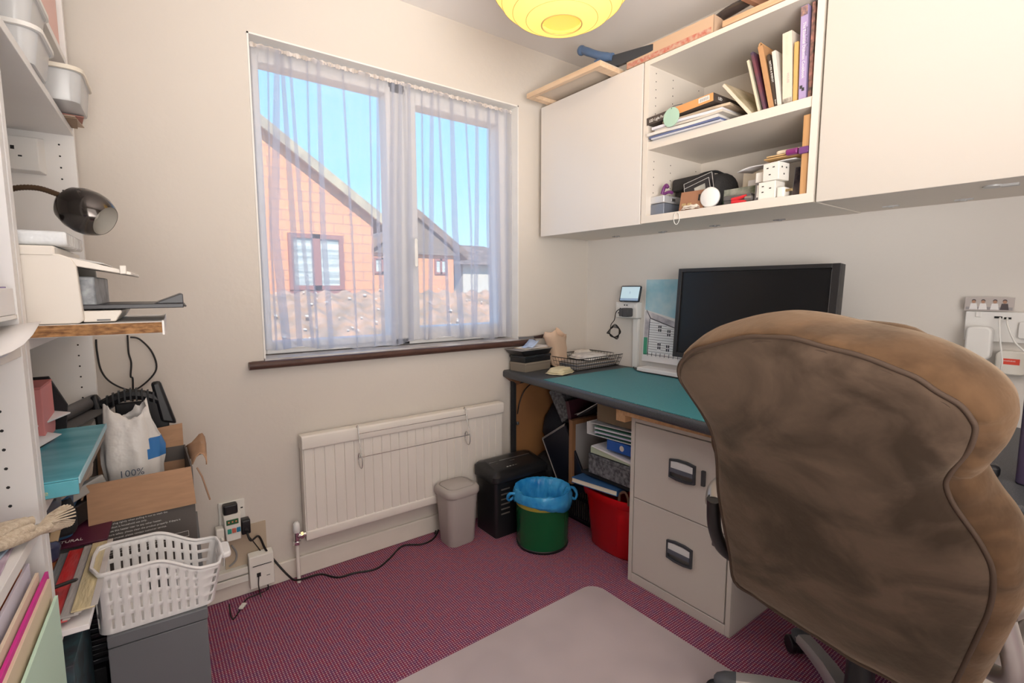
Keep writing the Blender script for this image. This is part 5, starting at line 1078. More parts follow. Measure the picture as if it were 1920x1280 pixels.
for xx in (-.265, .262):
    MB().tube([Vector((xx, y, z)) for y, z in ((.0, .0), (-.003, .010), (-.011, .010), (-.017, .0), (-.030, -.05), (-.050, -.105), (-.054, -.140), (-.042, -.165), (-.020, -.160), (-.008, -.135), (-.012, -.112), (-.024, -.105), (-.030, -.118))], .0022, 7, smooth=5).build('hook', WR, ai, smooth=70)
    MB().ball((xx, -.030, -.119), .005, n=10, k=6).build('ball_end', WR, ai, smooth=70)
MB().tube([Vector((-.265, -.022, -.022)), Vector((.262, -.022, -.022))], .0016, 6).build('upper_rail', WR, ai, smooth=70)
MB().tube([Vector((-.265, -.052, -.113)), Vector((.262, -.052, -.113))], .0024, 6).build('lower_rail', WR, ai, smooth=70)
# double socket with adaptor and plugs at lower left
ws = thing('wall_socket', 'white double socket low on the window wall left of the radiator', 'socket', (.246, 2.098, .285))
MB().rbox((-.043, -.010, 0), (.045, 0, .098), .003, axis='y').build('face_plate', IVORY, ws, bevel=.002); 
b = MB(); b.box((.030, -.0108, .062), (.038, -.0099, .067)); b.build('pin_holes', HOLE, ws, smooth=0)
ad = thing('extension_adaptor', 'white three way plug adaptor with green light strip in the low wall socket', 'adaptor', (.243, 2.086, .248))
MB().hexa([(-.024, -.045, 0), (.024, -.045, 0), (.026, -.002, 0), (-.026, -.002, 0), (-.030, -.040, .100), (.026, -.040, .100), (.026, -.002, .100), (-.030, -.002, .100)]).build('body', IVORY, ad, bevel=.003)
b = MB(); b.box((-.022, -.0445, .062), (.018, -.0415, .082)); b.build('light_strip', mat('dark_green_strip', (.03, .12, .05), .4), ad, bevel=.002)
for i, x in enumerate((-.014, -.002, .010)): MB().cyl((x, -.0460, .073), (x, -.0440, .073), .0028, n=10).build('indicator_light', mat('orange_indicator', (.8, .3, .15), .4) if i == 0 else bpy.data.materials['orange_indicator'], ad)
for i, (x, c) in enumerate(((-.020, (.03, .33, .25)), (-.005, (.62, .14, .10)), (.010, (.02, .20, .36)))): MB().box((x, -.0475, .030), (x+.013, -.0440, .048)).build('switch', mat(('green_switch', 'red_switch', 'blue_switch')[i], c, .4), ad, bevel=.001, label=('green switch', 'red switch', 'blue switch')[i])
pl = thing('plug', 'black plug pushed into the top of the white three way adaptor', 'plug', (.239, 2.068, .3485)); MB().rbox((-.025, -.024, 0), (.023, .012, .036), .008, 4, axis='z').build('body', BLACK, pl, bevel=.004)
pl = thing('plug', 'black plug with thick flex in the right side of the adaptor', 'plug', (.2705, 2.066, .285)); MB().rbox((0, -.022, -.028), (.030, .018, .028), .006, 4, axis='x').build('body', BLACK, pl, bevel=.003); MB().cyl((.014, -.022, -.006), (.014, -.034, -.012), .007, n=12).build('flex_grip', BLACK, pl)
pl = thing('plug', 'white plug in the left side of the adaptor', 'plug', (.2125, 2.066, .275)); MB().rbox((-.026, -.022, -.026), (0, .018, .028), .006, 4, axis='x').build('body', IVORY, pl, bevel=.003); MB().cyl((-.010, -.022, -.006), (-.008, -.030, -.016), .005, n=10, m=0).build('flex_grip', IVORY, pl)
def cable(label, pts, r, m, n=8, k=6): return tag(MB().tube([Vector(p) for p in pts], r, n, smooth=k).build('cable', m, smooth=80), label, 'cable')
fz = .0042
pA = [(.285, 2.030, .270), (.295, 2.02, .24), (.33, 2.03, .17), (.375, 2.05, .105), (.42, 2.045, .085), (.47, 2.03, .085)]
px2 = [(505,1050),(540,1056),(570,1072),(600,1076),(632,1082),(664,1074),(705,1066),(730,1047),(755,1023),(790,1020),(812,1010),(822,992),(822,975)]
pA = [(.285, 2.030, .270), (.295, 2.02, .24)]+[tuple(at(x, y, y=2.065)) for x, y in ((485,1005),(497,1028),(510,1045))]+[tuple(at(x, y, y=2.035)) for x, y in ((535,1056),)]+[tuple(at(x, y, z=fz)) for x, y in px2[3:]]+[(1.09, 2.06, fz)]
pA[5] = (.42, 2.03, .05)
pA.insert(6, (.455, 2.035, .016))
cable('thick black flex running from the adaptor along the carpet to behind the bins', pA, .0040, CABLEB)
cable('thin black lead hanging from the adaptor and looping on the carpet', [(.288, 2.04, .255), tuple(at(475, 1015, y=2.075)), tuple(at(493, 1040, y=2.075)), tuple(at(498, 1062, y=2.07)), tuple(at(495, 1080, y=2.07))]+[tuple(at(x, y, z=.003)) for x, y in ((503,1103),(480,1115),(466,1120),(456,1130),(450,1143),(440,1158),(436,1160),(432,1150),(430,1132))], .0022, CABLEB, 6)
tag(place(MB().rbox((-.008, -.016, 0), (.008, .016, .006), .002, axis='z').build('cable_connector', IVORY, bevel=.001), tuple(at(455, 1137, z=.006)), (0, 0, R_(-35))), 'small white connector on the thin lead on the carpet', 'connector')
cable('white lead hanging from the white plug behind the basket', [(.206, 2.040, .258), (.208, 2.038, .22), (.205, 2.045, .16)], .003, CABLEW, 6)
cable('grey loop of cable on the wall behind the basket handle', [tuple(at(x, y, y=2.088)) for x, y in ((434,1022),(443,1035),(442,1050),(430,1062))], .0035, mat('grey_cable', (.32, .31, .30), .5), 6)
tag(MB().box((.215, 2.0915, .110), (.36, 2.0975, .272)).build('wall_patch_plate', mat('tan_board', (.52, .42, .31), .8), smooth=0), 'tan rectangular backing patch on the wall below the low socket', 'backing board')
ph_ = thing('phone_socket', 'ivory two gang phone socket box on the skirting', 'socket', (.330, 2.0815, .030))
MB().hexa([(-.042, -.035, 0), (.045, -.035, 0), (.045, 0, 0), (-.042, 0, 0), (-.042, -.030, .125), (.045, -.030, .125), (.045, 0, .135), (-.042, 0, .135)]).build('body', IVORY, ph_, bevel=.003)
b = MB(); b.box((-.018, -.0365, .045), (-.004, -.0345, .060)); b.box((-.03, -.0350, .088), (.036, -.0330, .090)); b.box((.016, -.0362, .040), (.028, -.0345, .0415)); b.build('jack_hole', HOLE, ph_, smooth=0)
for z_ in (.060, .092):
    tag(MB().box((-.10, 2.066, z_), (.286, 2.0812 if z_ < .08 else 2.0975, z_+.026)).build('cable_trunking', IVORY, bevel=.002), 'ivory plastic trunking along the wall left of the phone socket, %s run' % ('lower' if z_ < .08 else 'upper'), 'trunking')
cable('thin black phone lead drooping from the phone socket to the carpet', [(.318, 2.042, .082), (.314, 2.035, .05), (.316, 2.03, .02), (.318, 2.02, .0035)], .002, CABLEB, 6)

# ================================================================== LEFT SHELVING
TH = R_(-3.13); EX = Vector((math.cos(TH), math.sin(TH), 0)); EY = Vector((-math.sin(TH), math.cos(TH), 0)); OL = Vector((-.106, 1.96, 0))
def LW(x, y, z=0): return OL+EX*x+EY*y+Vector((0, 0, z))
def lth(name, label, cat, x, y, z, rz=0, group=None, rx=0, ry=0):
    t = thing(name, label, cat, LW(x, y, z), group=group); t.rotation_euler = (Matrix.Rotation(TH, 4, 'Z') @ Euler((rx, ry, rz)).to_matrix().to_4x4()).to_euler(); return t
def lpl(o, x, y, z, rx=0, ry=0, rz=0):
    o.location = LW(x, y, z); o.rotation_euler = (Matrix.Rotation(TH, 4, 'Z') @ Euler((rx, ry, rz)).to_matrix().to_4x4()).to_euler(); return o
DP = .385
def unit(label, y0, y1, hole_side, rear=True):
    u = lth('shelving_unit', label, 'shelf unit', 0, y0, 0)
    L_ = y1-y0
    for a, hs in ((0, 1), (L_-.022, -1)):
        b = MB(); b.box((-DP, a, 0), (0, a+.022, 2.36))
        yy = a+.0222 if hs == 1 else a-.0002
        for i in range(68):
            z = .12+.032*i
            for xx in (-.034, -DP+.04): b.cyl((xx, yy-.0003*hs, z), (xx, yy+.0004*hs, z), .0026, n=6, m=1)
        b.build('side_panel', [SHELFW, HOLE], u, bevel=0, smooth=0)
    MB().box((-DP, .022, .05), (-DP+.006, L_-.022, 2.36)).build('back_panel', SHELFW, u, smooth=0)
    return u, L_
uf, Lf = unit('white shelving unit against the window wall holding the printer and files', -.795, .022, 1)
def shelf(u, L_, z, th=.019, name='shelf'): return MB().box((-DP+.006, .0225, z), (-.001, L_-.0225, z+th)).build(name, SHELFW, u, bevel=.001)
for z in (.06, .522, .784, 1.077, 1.620, 1.811, 2.10): shelf(uf, Lf, z)
un, Ln = unit('white shelving unit nearest the camera at the left edge of the photo', -1.70, -.803, 1)
for z in (.06, .40, .766, 1.072, 1.40, 1.72, 2.05): shelf(un, Ln, z)
shelf(un, Ln, 1.134, .007)
# socket on the end panel
so = lth('wall_socket', 'white double socket box mounted on the shelving end panel beside the lamp', 'socket', -.127, -.0005, 1.552)
MB().hexa([(-.075, -.030, -.044), (.052, -.030, -.044), (.062, 0, -.050), (-.085, 0, -.050), (-.075, -.030, .044), (.052, -.030, .044), (.062, 0, .050), (-.085, 0, .050)]).build('back_box', PLAST, so, bevel=.002)
b = MB(); b.box((-.004, -.0308, .008), (.004, -.0299, .018)); b.box((-.020, -.0308, -.010), (-.012, -.0299, -.006)); b.box((.010, -.0308, -.010), (.018, -.0299, -.006)); b.build('pin_holes', HOLE, so, smooth=0)
MB().box((-.052, -.034, .006), (-.038, -.030, .034)).build('switch', PLAST, so, bevel=.001)
# printer shelf board
pb_ = lth('loose_board', 'loose white topped chipboard slab carrying the printer, raw near edge', 'board', 0, -.772, 1.097)
MB().box((-.30, .006, 0), (.19, .34, .022)).build('core', WHITE, pb_, smooth=0)
CHIP = mat('raw_chipboard', (.42, .22, .09), .9, col2=(.17, .08, .035), vscale=170, stretch=(.35, 1, 1), bump=.3, bscale=200)
MB().box((.0, .0, .001), (.19, .006, .021)).build('raw_edge', CHIP, pb_, smooth=0, label='rough brown chipboard edge'); MB().box((.1902, -.001, -.003), (.1935, .34, .024)).build('edging_strip', WHITE, pb_, smooth=0)
# printer
ZP = 1.120
pr = lth('printer', 'white desktop printer with its paper tray pulled out, on the chipboard slab', 'printer', 0, -.762, ZP)
PRW = mat('printer_white', (.72, .665, .595), .4)
b = MB(); x1 = .073
b.prism([(-.28, .0), (x1-.006, .0), (x1+.001, .006), (x1-.003, .105), (x1-.010, .118), (x1-.025, .124), (-.28, .124)], 'y', 0, .018); b.build('side_cover', PRW, pr, bevel=.002)
b = MB(); b.prism([(-.28, .0), (x1-.006, .0), (x1+.001, .006), (x1-.003, .105), (x1-.010, .118), (x1-.025, .124), (-.28, .124)], 'y', .27, .288); b.build('side_cover', PRW, pr, bevel=.002)
MB().box((-.28, .018, .0), (.0, .27, .118)).build('inner_body', mat('printer_dark', (.05, .05, .055), .5), pr, smooth=0)
MB().box((-.28, .0, .118), (x1-.03, .288, .138)).build('scanner_lid', PRW, pr, bevel=.003)
MB().box((-.125, -.001, .112), (-.075, .001, .120)).build('grip_recess', mat('grey_recess', (.30, .27, .25), .5), pr, smooth=0)
b = MB(); b.hexa([(x1-.02, .004, .106), (x1+.075, .010, .088), (x1+.075, .278, .088), (x1-.02, .284, .106), (x1-.03, .004, .124), (x1+.075, .010, .094), (x1+.075, .278, .094), (x1-.03, .284, .124)]); b.box((x1+.058, .004, .090), (x1+.068, .012, .106)); b.build('output_flap', PRW, pr, bevel=.0015)
MB().hexa([(x1-.016, .04, .115), (x1+.035, .04, .108), (x1+.035, .20, .108), (x1-.016, .20, .115), (x1-.016, .04, .121), (x1+.03, .04, .112), (x1+.03, .20, .112), (x1-.016, .20, .121)]).build('control_panel', mat('panel_grey', (.55, .54, .53), .4), pr, bevel=.001)
MB().box((x1-.04, .03, .03), (x1+.018, .26, .085)).build('paper_feed_housing', mat('feed_grey', (.40, .42, .44), .4, col2=(.16, .17, .18), vscale=40), pr, bevel=.003)
DT2 = mat('charcoal_tray', (.045, .045, .05), .4)
b = MB(); b.box((x1-.01, .02, .0245), (x1+.155, .262, .033)); b.prism([(x1+.105, .033), (x1+.155, .033), (x1+.155, .052), (x1+.150, .052)], 'y', .03, .25); b.box((x1+.155, .03, .026), (x1+.160, .25, .029)); b.build('paper_tray', DT2, pr, bevel=.0015)
b = MB(); b.prism([(x1-.002, .001), (x1+.045, .001), (x1+.055, .018), (x1+.055, .022), (x1-.002, .022)], 'y', .015, .27); b.build('cassette', PRW, pr, bevel=.002); MB().box((x1+.018, .0135, .003), (x1+.038, .0152, .006)).build('cassette_mark', GREYW, pr, smooth=0)
wp = lth('wrapped_packet', 'flat white item wrapped in clear film on top of the printer', 'packet', 0, -.745, ZP+.1395)
MB().rbox((-.25, 0, 0), (.058, .20, .026), .008, axis='x').build('film_wrap', mat('clear_film_white', (.72, .74, .76), .12, bump=.6, bscale=24), wp, bevel=.004)
# gooseneck lamp
lm = lth('desk_lamp', 'brown gooseneck desk lamp with dark glossy round head above the printer', 'lamp', -.075, -.56, ZP+.1665)
b = MB(); b.lathe([(.045, 0), (.045, .008), (.02, .016), (.012, .02)], n=28); b.build('base', mat('dark_bronze', (.05, .035, .028), .3, .4), lm, smooth=40)
pts = [(0, 0, .02), (.0, .0, .05), (.01, .0, .075), (.04, -.01, .092), (.075, -.02, .095), (.105, -.03, .085), (.125, -.035, .075)]
b = MB(); nn = spline([Vector(p) for p in pts], 14); b.tube(nn, [.0058 if i % 2 else .0048 for i in range(len(nn))], 10); b.build('gooseneck', mat('brown_gooseneck', (.10, .06, .035), .35, .5), lm, smooth=80)
hd = Vector((.150, -.045, .052)); ax = Vector((.78, -.42, -.46)).normalized()
HM = frame(hd, ax.orthogonal(), ax.cross(ax.orthogonal()))
b = MB(); prof = [(.006, -.050), (.022, -.046), (.036, -.034), (.0435, -.015), (.0455, .004), (.043, .020), (.036, .034), (.031, .040)]
b.lathe(prof, n=40, X=HM, caps=True); 
b2 = MB(); b2.lathe(prof, n=40, X=HM, caps=False); b2.add([HM @ Vector((.006*math.cos(2*PI*k/12), .006*math.sin(2*PI*k/12), -.050)) for k in range(12)], [tuple(range(12))]); b2.build('lamp_head', mat('smoked_chrome', (.075, .065, .06), .12, .85), lm, smooth=60)
b = MB(); b.lathe([(.0305, .0395), (.033, .030), (.038, .012), (.036, -.01), (.02, -.03), (.002, -.035)], n=40, X=HM, caps=False); b.build('reflector', mat('pale_reflector', (.62, .58, .52), .35, .3), lm, smooth=60)
MB().lathe([(.002, .022), (.014, .016), (.018, .002), (.012, -.012)], n=20, X=HM).build('bulb', mat('frosted_bulb', (.75, .72, .66), .4), lm, smooth=60)
# leads below the board
cable('black lead looping on the wall below the printer board', [tuple(at(x, y, y=2.085)) for x, y in ((180,636),(182,660),(190,695),(210,718),(245,731),(270,720),(293,692),(285,660),(262,636),(244,632))], .0028, CABLEB, 6)
cable('black lead hanging straight down the wall below the printer board', [tuple(at(x, y, y=2.08)) for x, y in ((239,628),(241,660),(246,680),(245,705),(249,712),(249,760))], .0028, CABLEB, 6)
# tubs
def tub(label, x, y, z, sx, sy, h, rz=0, lidm=None):
    t = lth('storage_tub', label, 'tub', x, y, z, rz, group=None)
    MB().loft([rrect(sx*.84, sy*.84, .02, .001), rrect(sx*.86, sy*.86, .022, .006), rrect(sx*.95, sy*.95, .028, h*.86), rrect(sx*.99, sy*.99, .030, h*.88), rrect(sx*.99, sy*.99, .030, h*.90)], cap1=False).build('tub_body', TUBM, t, solid=.0015, smooth=50)
    MB().loft([rrect(sx, sy, .031, h*.87), rrect(sx*1.04, sy*1.04, .033, h*.88), rrect(sx*1.04, sy*1.04, .033, h), rrect(sx*.98, sy*.98, .03, h*1.02)]).build('lid', lidm or LIDM, t, smooth=50)
    return t
TUBM = mat('frosted_plastic', (.70, .70, .70), .2, alpha=.72); LIDM = mat('milky_lid', (.76, .74, .71), .3)
Z6 = 1.6395
tub('translucent tub at the top of the left stack on the upper left shelf', -.075, -.45, Z6+.074, .090, .085, .072)
tub('translucent tub at the bottom of the left stack on the upper left shelf', -.072, -.45, Z6+.0, .090, .085, .072)
tub('rounded translucent tub with cream lid overhanging the end of the shelf', -.018, -.16, Z6+.012, .072, .098, .082, lidm=mat('cream_lid', (.76, .69, .58), .4))
tag(lpl(MB().box((-.02, -.015, 0), (.02, .015, .02)).build('sweet_wrapper', mat('orange_red_bits', (.75, .15, .06), .5), bevel=.004), -.03, -.20, Z6+.015), 'small orange red item inside the overhanging tub', 'wrapper')
for i, (c, rz, lb) in enumerate((((.30, .20, .13), 6, 'lowest'), ((.55, .42, .32), -4, 'middle'), ((.45, .20, .16), 9, 'topmost'))):
    tag(lpl(MB().box((-.06, -.055, 0), (.03, .055, .0028)).build('card', mat('old_card_%d' % i, c, .7), bevel=.0005), -.012+.006*i, -.07, Z6+.0004+.0034*i, rz=R_(rz)), 'small old card under the overhanging tub, %s of three' % lb, 'card', 'cards under the tub')
tag(lpl(MB().rbox((-.12, -.10, 0), (.05, .10, .14), .02).build('plastic_bag_bundle', mat('white_film', (.72, .70, .70), .2, bump=.6, bscale=30), bevel=.01), -.09, -.665, Z6+.0005), 'white plastic wrapped bundle beside the upright on the upper left shelf', 'bundle')
tag(lpl(MB().box((-.20, -.16, 0), (.0, .14, .20)).build('pink_box', mat('pale_pink_card', (.78, .52, .47), .7), bevel=.002), -.010, -.16, 1.8305), 'pale pink box on the top left shelf against the window wall', 'box')
tag(lpl(MB().rbox((-.14, -.12, 0), (.0, .12, .05), .02).build('glass_dish', mat('pale_glass_dish', (.60, .68, .62), .1, alpha=.75), bevel=.006), -.012, -.56, 1.8305), 'pale glass dish on the top left shelf', 'dish')
# contents of the 0.80 m shelf
Z8 = .8035
t = lth('box_file', 'pink red box file standing on the middle left shelf', 'box file', -.048, -.325, Z8)
PKM = mat('salmon_card', (.74, .27, .26), .65)
MB().prism([(-.20, .0), (-.005, .0), (-.0, .05), (0, .155), (-.20, .155)], 'y', -.12, .0).build('case', PKM, t, bevel=.0015)
MB().box((-.20, -.124, .155), (.0, .004, .160)).build('lid', mat('salmon_lid', (.58, .18, .17), .6), t, bevel=.001)
tag(lpl(MB().prism([(-.18, 0), (.01, 0), (.02, .09), (-.01, .165), (-.18, .165)], 'y', 0, .012).build('folder', BLACKM, bevel=.001), -.045, -.315, Z8), 'black folder standing against the pink red box file', 'folder')
tag(lpl(MB().box((-.20, -.15, 0), (.015, .20, .022)).build('storage_box', CREAM, bevel=.002), -.05, -.17, Z8), 'shallow cream box under the dark roll on the middle left shelf', 'box')
t = lth('dark_roll', 'dark grey rolled sheet lying across the cream box', 'roll', -.055, -.22, Z8+.045, rz=R_(-14))
b = MB(); b.cyl((0, -.20, 0), (0, .20, .0), .018, n=20); b.build('roll', mat('charcoal_roll', (.085, .08, .08), .5), t, smooth=40); MB().box((.0, -.20, -.021), (.055, .20, -.018)).build('loose_edge', mat('charcoal_flat', (.10, .095, .095), .6), t, smooth=0)
tag(lpl(MB().box((-.12, -.12, 0), (.02, .07, .006)).build('magazine', mat('purple_print', (.36, .05, .30), .4, col2=(.60, .50, .55), vscale=25), bevel=.001), -.085, -.42, Z8+.062, ry=R_(14), rz=R_(-12)), 'purple magazine sliding out under the pink red box file', 'magazine')
tag(lpl(MB().box((-.12, -.13, 0), (.03, .09, .004)).build('paper_pad', PAPER, bevel=.001), -.075, -.40, Z8+.075, ry=R_(10), rz=R_(-18)), 'white pad of paper between the purple magazine and the box file', 'paper')
rows = [[Vector((-.10+.15*i/6, -.11+.20*j/6, .004+.008*math.sin(i*.6)+.01*(j/6)**2)) for j in range(7)] for i in range(7)]
tag(lpl(MB().grid(rows).build('paper_sheet', PAPER, solid=.0008, smooth=60), -.100, -.50, Z8+.036, ry=R_(2), rz=R_(-20)), 'curled sheet of white paper over the cyan box', 'paper')
tag(lpl(MB().box((-.12, -.15, 0), (.06, .15, .012)).build('dark_folder', mat('slate_folder', (.055, .06, .075), .5), bevel=.002), -.12, -.56, Z8+.022, rz=R_(-10)), 'slate grey folder under the curled white paper', 'folder')
tag(lpl(MB().box((-.14, -.17, 0), (.06, .17, .021)).build('cardboard_flat', CREAM, bevel=.002), -.13, -.585, Z8+.0005), 'cream card carton under the slate folder', 'box')
t = lth('cyan_box', 'long turquoise painted box jutting out of the middle left shelf', 'box', -.008, -.785, Z8+.0, rz=R_(0))
CY = mat('streaked_turquoise_paint', (.045, .33, .42), .35, col2=(.16, .50, .58), vscale=6, stretch=(1, 3, 1))  # turquoise in two tones, streaked at random
MB().box((-.085, .02, 0.001), (.052, .46, .030)).build('box_body', mat('worn_card_side', (.30, .26, .22), .8), t, bevel=.001)
MB().box((-.087, .018, .0302), (.054, .462, .0335)).build('lid_top', CY, t, bevel=.001); MB().box((-.087, .016, .003), (.054, .0195, .030)).build('lid_end', CY, t, bevel=.001)
text('sans plastique', .013, frame((-.060, .0158, .010), (1, 0, 0), (0, 0, 1)), mat('pale_yellow_ink', (.70, .68, .35), .6), t)
MB().box((.054, .018, .022), (.0565, .462, .0345)).build('pale_edge', mat('worn_pale_blue', (.40, .60, .66), .7), t, bevel=.0005)
# clutter on the 0.54 m shelf
Z5 = .5415
def small(name, label, cat, s, m, x, y, z, r=(0,0,0), bev=.003, rr=None, group=None):
    b = MB(); b.rbox((-s[0]/2, -s[1]/2, 0), (s[0]/2, s[1]/2, s[2]), rr or min(s[0], s[1])*.12, 3)
    o = b.build(name, m, bevel=bev); lpl(o, x, y, z, *[R_(q) for q in r]); return tag(o, label, cat, group)
small('storage_box', 'deep blue box at the back under the turquoise box', 'box', (.16, .26, .11), mat('deep_blue_card', (.015, .07, .16), .5), -.10, -.32, Z5+.06)
small('translucent_box', 'translucent box lid tilted above the black clutter', 'box', (.10, .13, .035), mat('taupe_translucent', (.42, .35, .28), .3), -.050, -.40, Z5+.180, (8, 12, -20))
small('translucent_box', 'clear grey plastic box below the tilted one', 'box', (.09, .13, .025), mat('grey_translucent', (.36, .35, .33), .2), -.030, -.33, Z5+.115, (6, -18, -35))
small('glasses_case', 'dark slate glasses case jutting out beside the upright', 'case', (.05, .17, .05), mat('slate_case', (.07, .07, .09), .4), -.060, -.50, Z5+.15, (0, 20, 8), rr=.02, bev=.012)
small('black_pouch', 'black pouch among the clutter beside the glasses case', 'pouch', (.08, .14, .06), BLACKM, -.055, -.44, Z5+.095, (10, 0, 15), rr=.02, bev=.012)
small('navy_pouch', 'shiny navy pouch low beside the upright', 'pouch', (.07, .10, .045), mat('navy_shiny', (.04, .045, .10), .25, bump=.5, bscale=30), -.075, -.53, Z5+.060, (0, 12, 25), rr=.02, bev=.01)
small('beige_strap', 'short beige strap sticking out of the clutter', 'strap', (.018, .06, .010), mat('beige_strap', (.50, .36, .22), .7), -.040, -.52, Z5+.100, (20, 30, 10))
small('black_grille', 'black ribbed plastic piece under the clear grey box', 'plastic part', (.08, .12, .05), BLACK, -.03, -.32, Z5+.062, (0, 0, -25))
# plastic wallets with coloured stripes, lying towards the room
WALS = (('orange', (.72, .20, .06)), ('grey', (.30, .31, .33)), ('red', (.70, .04, .04)), ('silver', (.50, .46, .44)), ('cream', (.70, .58, .34)))
xs = [(-.06, -.035), (-.035, -.018), (-.015, .010), (.010, .026), (.028, .050)]
for i, ((nm, c), (a, b_)) in enumerate(zip(WALS, xs)):
    a = a if i == 0 else xs[i-1][1]-.002+.04
    t = lth('document_wallet', '%s edged plastic wallet in the row jutting from the lower left shelf' % nm, 'wallet', 0, -.770, Z5+.012+.0045*i, group='plastic wallets on the lower left shelf', ry=R_(0))
    M_ = mat('wallet_%s' % nm, c, .25, col2=tuple(q*.72+.08 for q in c), vscale=12, stretch=(5, 1, 1), bump=.4, bscale=14)
    MB().box((a-.05, .0+.005*i, 0), (b_, .345-.004*i, .0035)).build('sleeve', M_, t, bevel=.001)
    MB().box((b_-.007, .0+.005*i, .0036), (b_+.004, .345-.004*i, .0046)).build('clear_edge', mat('wallet_clear_%d' % i, (.58, .54, .52), .15), t, bevel=.0003)
t = lth('backing_board', 'stiff white board under the plastic wallets jutting over the shelf edge', 'board', 0, -.771, Z5, ry=0); MB().box((-.16, .0, 0), (.042, .35, .011)).build('board', PAPER, t, bevel=.001)
MB().tube([Vector(p) for p in ((-.20, -.0, .06), (-.10, .03, .065), (.0, .09, .055), (.008, .105, .050), (.0, .11, .047), (-.10, .065, .05))], .0035, 8, smooth=6).build('wire_loop', BLACK, None, smooth=70)
o = bpy.data.objects['wire_loop']; lpl(o, .0, -.76, Z5+.0); tag(o, 'black wire loop handle lying across the plastic wallets', 'wire')
t = lth('book', 'dark maroon book behind the plastic wallets with white printed lettering', 'book', -.03, -.36, Z5+.037, rz=R_(-4), rx=R_(12)); MB().box((-.14, -.06, 0), (.075, .07, .006)).build('cover', mat('maroon_cover', (.10, .02, .045), .35), t, bevel=.001)
text('GCSE NATURAL', .014, frame((-.075, -.045, .0064), (1, 0, 0), (0, 1, 0)), WT, t)
# below: black stack and marbled binders
for i in range(12):
    o = MB().box((-.16, -.13, 0), (.05, .19, .0105)).build('black_sleeve', BLACK if i % 3 else mat('black_gloss_%d' % i, (.03, .03, .035), .15), bevel=.0012)
    lpl(o, -.012+.008*math.sin(i*2.1), -.365+.004*math.sin(i*1.3), .300+.0128*i, rz=R_(3*math.sin(i*1.7))); tag(o, 'thin black disc case in the stack beside the grey cabinet', 'disc case', 'black disc cases in the low stack')
tag(lpl(MB().box((-.17, -.15, 0), (.04, .19, .219)).build('dark_crate', mat('very_dark_card', (.012, .012, .014), .6), bevel=.002), -.012, -.365, .0795), 'black box carrying the stack of disc cases on the bottom shelf', 'box')
for i, x_ in enumerate((-.085, -.045, -.008)):
    t = lth('box_file', 'marbled %s box file spine low beside the upright' % ('grey', 'blue grey', 'teal lettered')[i], 'box file', x_, -.745, .0795, group='marbled box files at the bottom left')
    MB().box((-.016, 0, 0), (.018, .20, .385)).build('case', mat('marbled_paper_%d' % i, ((.30, .30, .29), (.22, .25, .28), (.06, .12, .14))[i], .5, col2=(.05, .05, .06), vscale=34, detail=6), t, bevel=.001)
tag(lpl(MB().box((-.03, -.12, 0), (.02, .10, .23)).build('dark_folder', BLACKM, bevel=.002), .020, -.58, .0005), 'dark folder standing on the carpet below the wallets', 'folder')
t = lth('postal_tube', 'grey tube end with a pale cap standing beside the dark folder', 'tube', .015, -.60, .2315); MB().rbox((-.014, -.02, 0), (.016, .03, .045), .008).build('body', IVORY, t, bevel=.004)
# grey metal cabinet, basket, carton, bag
gc_ = lth('metal_cabinet', 'dark grey metal cabinet on the floor under the white basket', 'cabinet', .047, -.625, 0)
GCM = mat('slate_grey_metal', (.135, .14, .15), .4)
MB().box((0, 0, 0), (.185, .62, .402)).build('body', GCM, gc_, bevel=.002); MB().box((-.0, -.003, .405), (.187, .62, .432)).build('lid', GCM, gc_, bevel=.002)
bk = lth('plastic_basket', 'white slotted plastic basket with dipped rim on the grey metal cabinet', 'basket', .078, -.612, .4340, rz=R_(1))
BW = mat('white_basket_plastic', (.76, .74, .73), .35)
def bring(z, g, sag=0):
    out = []; hx0, hx1, hy0, hy1, r = -.045-g*.3, .172+g, -.008-g, .105+g, .025
    for cx, cy, a0 in ((hx1-r, hy1-r, 0), (hx0+r, hy1-r, 90), (hx0+r, hy0+r, 180), (hx1-r, hy0+r, 270)):
        for t_ in range(6):
            an = R_(a0+90*t_/5); x = cx+r*math.cos(an); y = cy+r*math.sin(an); out.append((x, y, z))
    return out
def dens(P, step=.0042):
    o = []
    for i in range(len(P)):
        a = Vector(P[i]); b_ = Vector(P[(i+1) % len(P)]); n_ = max(1, int((b_-a).length/step))
        for k in range(n_): o.append(a+(b_-a)*k/n_)
    return o
def sagz(x): 
    t_ = max(0, min(1, (x-.06)/.10)); return .045*t_*t_*(3-2*t_)
base = dens(bring(0, 0)); NB = len(base)
lev = [0, .014, .044, .056, .088, .100, .126, .138, .162, .180]
rows = []
for z in lev:
    g = .022*z/.18; row = []
    for v in base:
        d = Vector((v.x-.056, v.y-.08, 0)); 
        zt = .147-sagz(v.x); row.append(Vector((v.x+g*(1 if v.x > .15 else (-.2 if v.x < -.04 else 0)), v.y+g*(1 if v.y > .09 else (-1 if v.y < 0 else 0)), z*zt/.180)))
    rows.append(row)
b = MB(); vs = [p for r in rows for p in r]; fs = []
for i in range(len(lev)-1):
    for t_ in range(NB):
        slot = (lev[i+1]-lev[i] > .02) and (t_ % 4 == 0)
        if not slot: fs.append((i*NB+t_, i*NB+(t_+1) % NB, (i+1)*NB+(t_+1) % NB, (i+1)*NB+t_))
fs.append(tuple(range(NB))); b.add(vs, fs); b.build('basket_wall', BW, bk, solid=.0022, smooth=30)
b = MB(); b.tube([Vector((p.x, p.y, p.z+.001)) for p in rows[-1]], .0042, 6, closed=True); b.build('rim', BW, bk, smooth=60)
MB().rbox((.188, .015, .090), (.214, .085, .104), .010, axis='z').build('handle', BW, bk, bevel=.004)
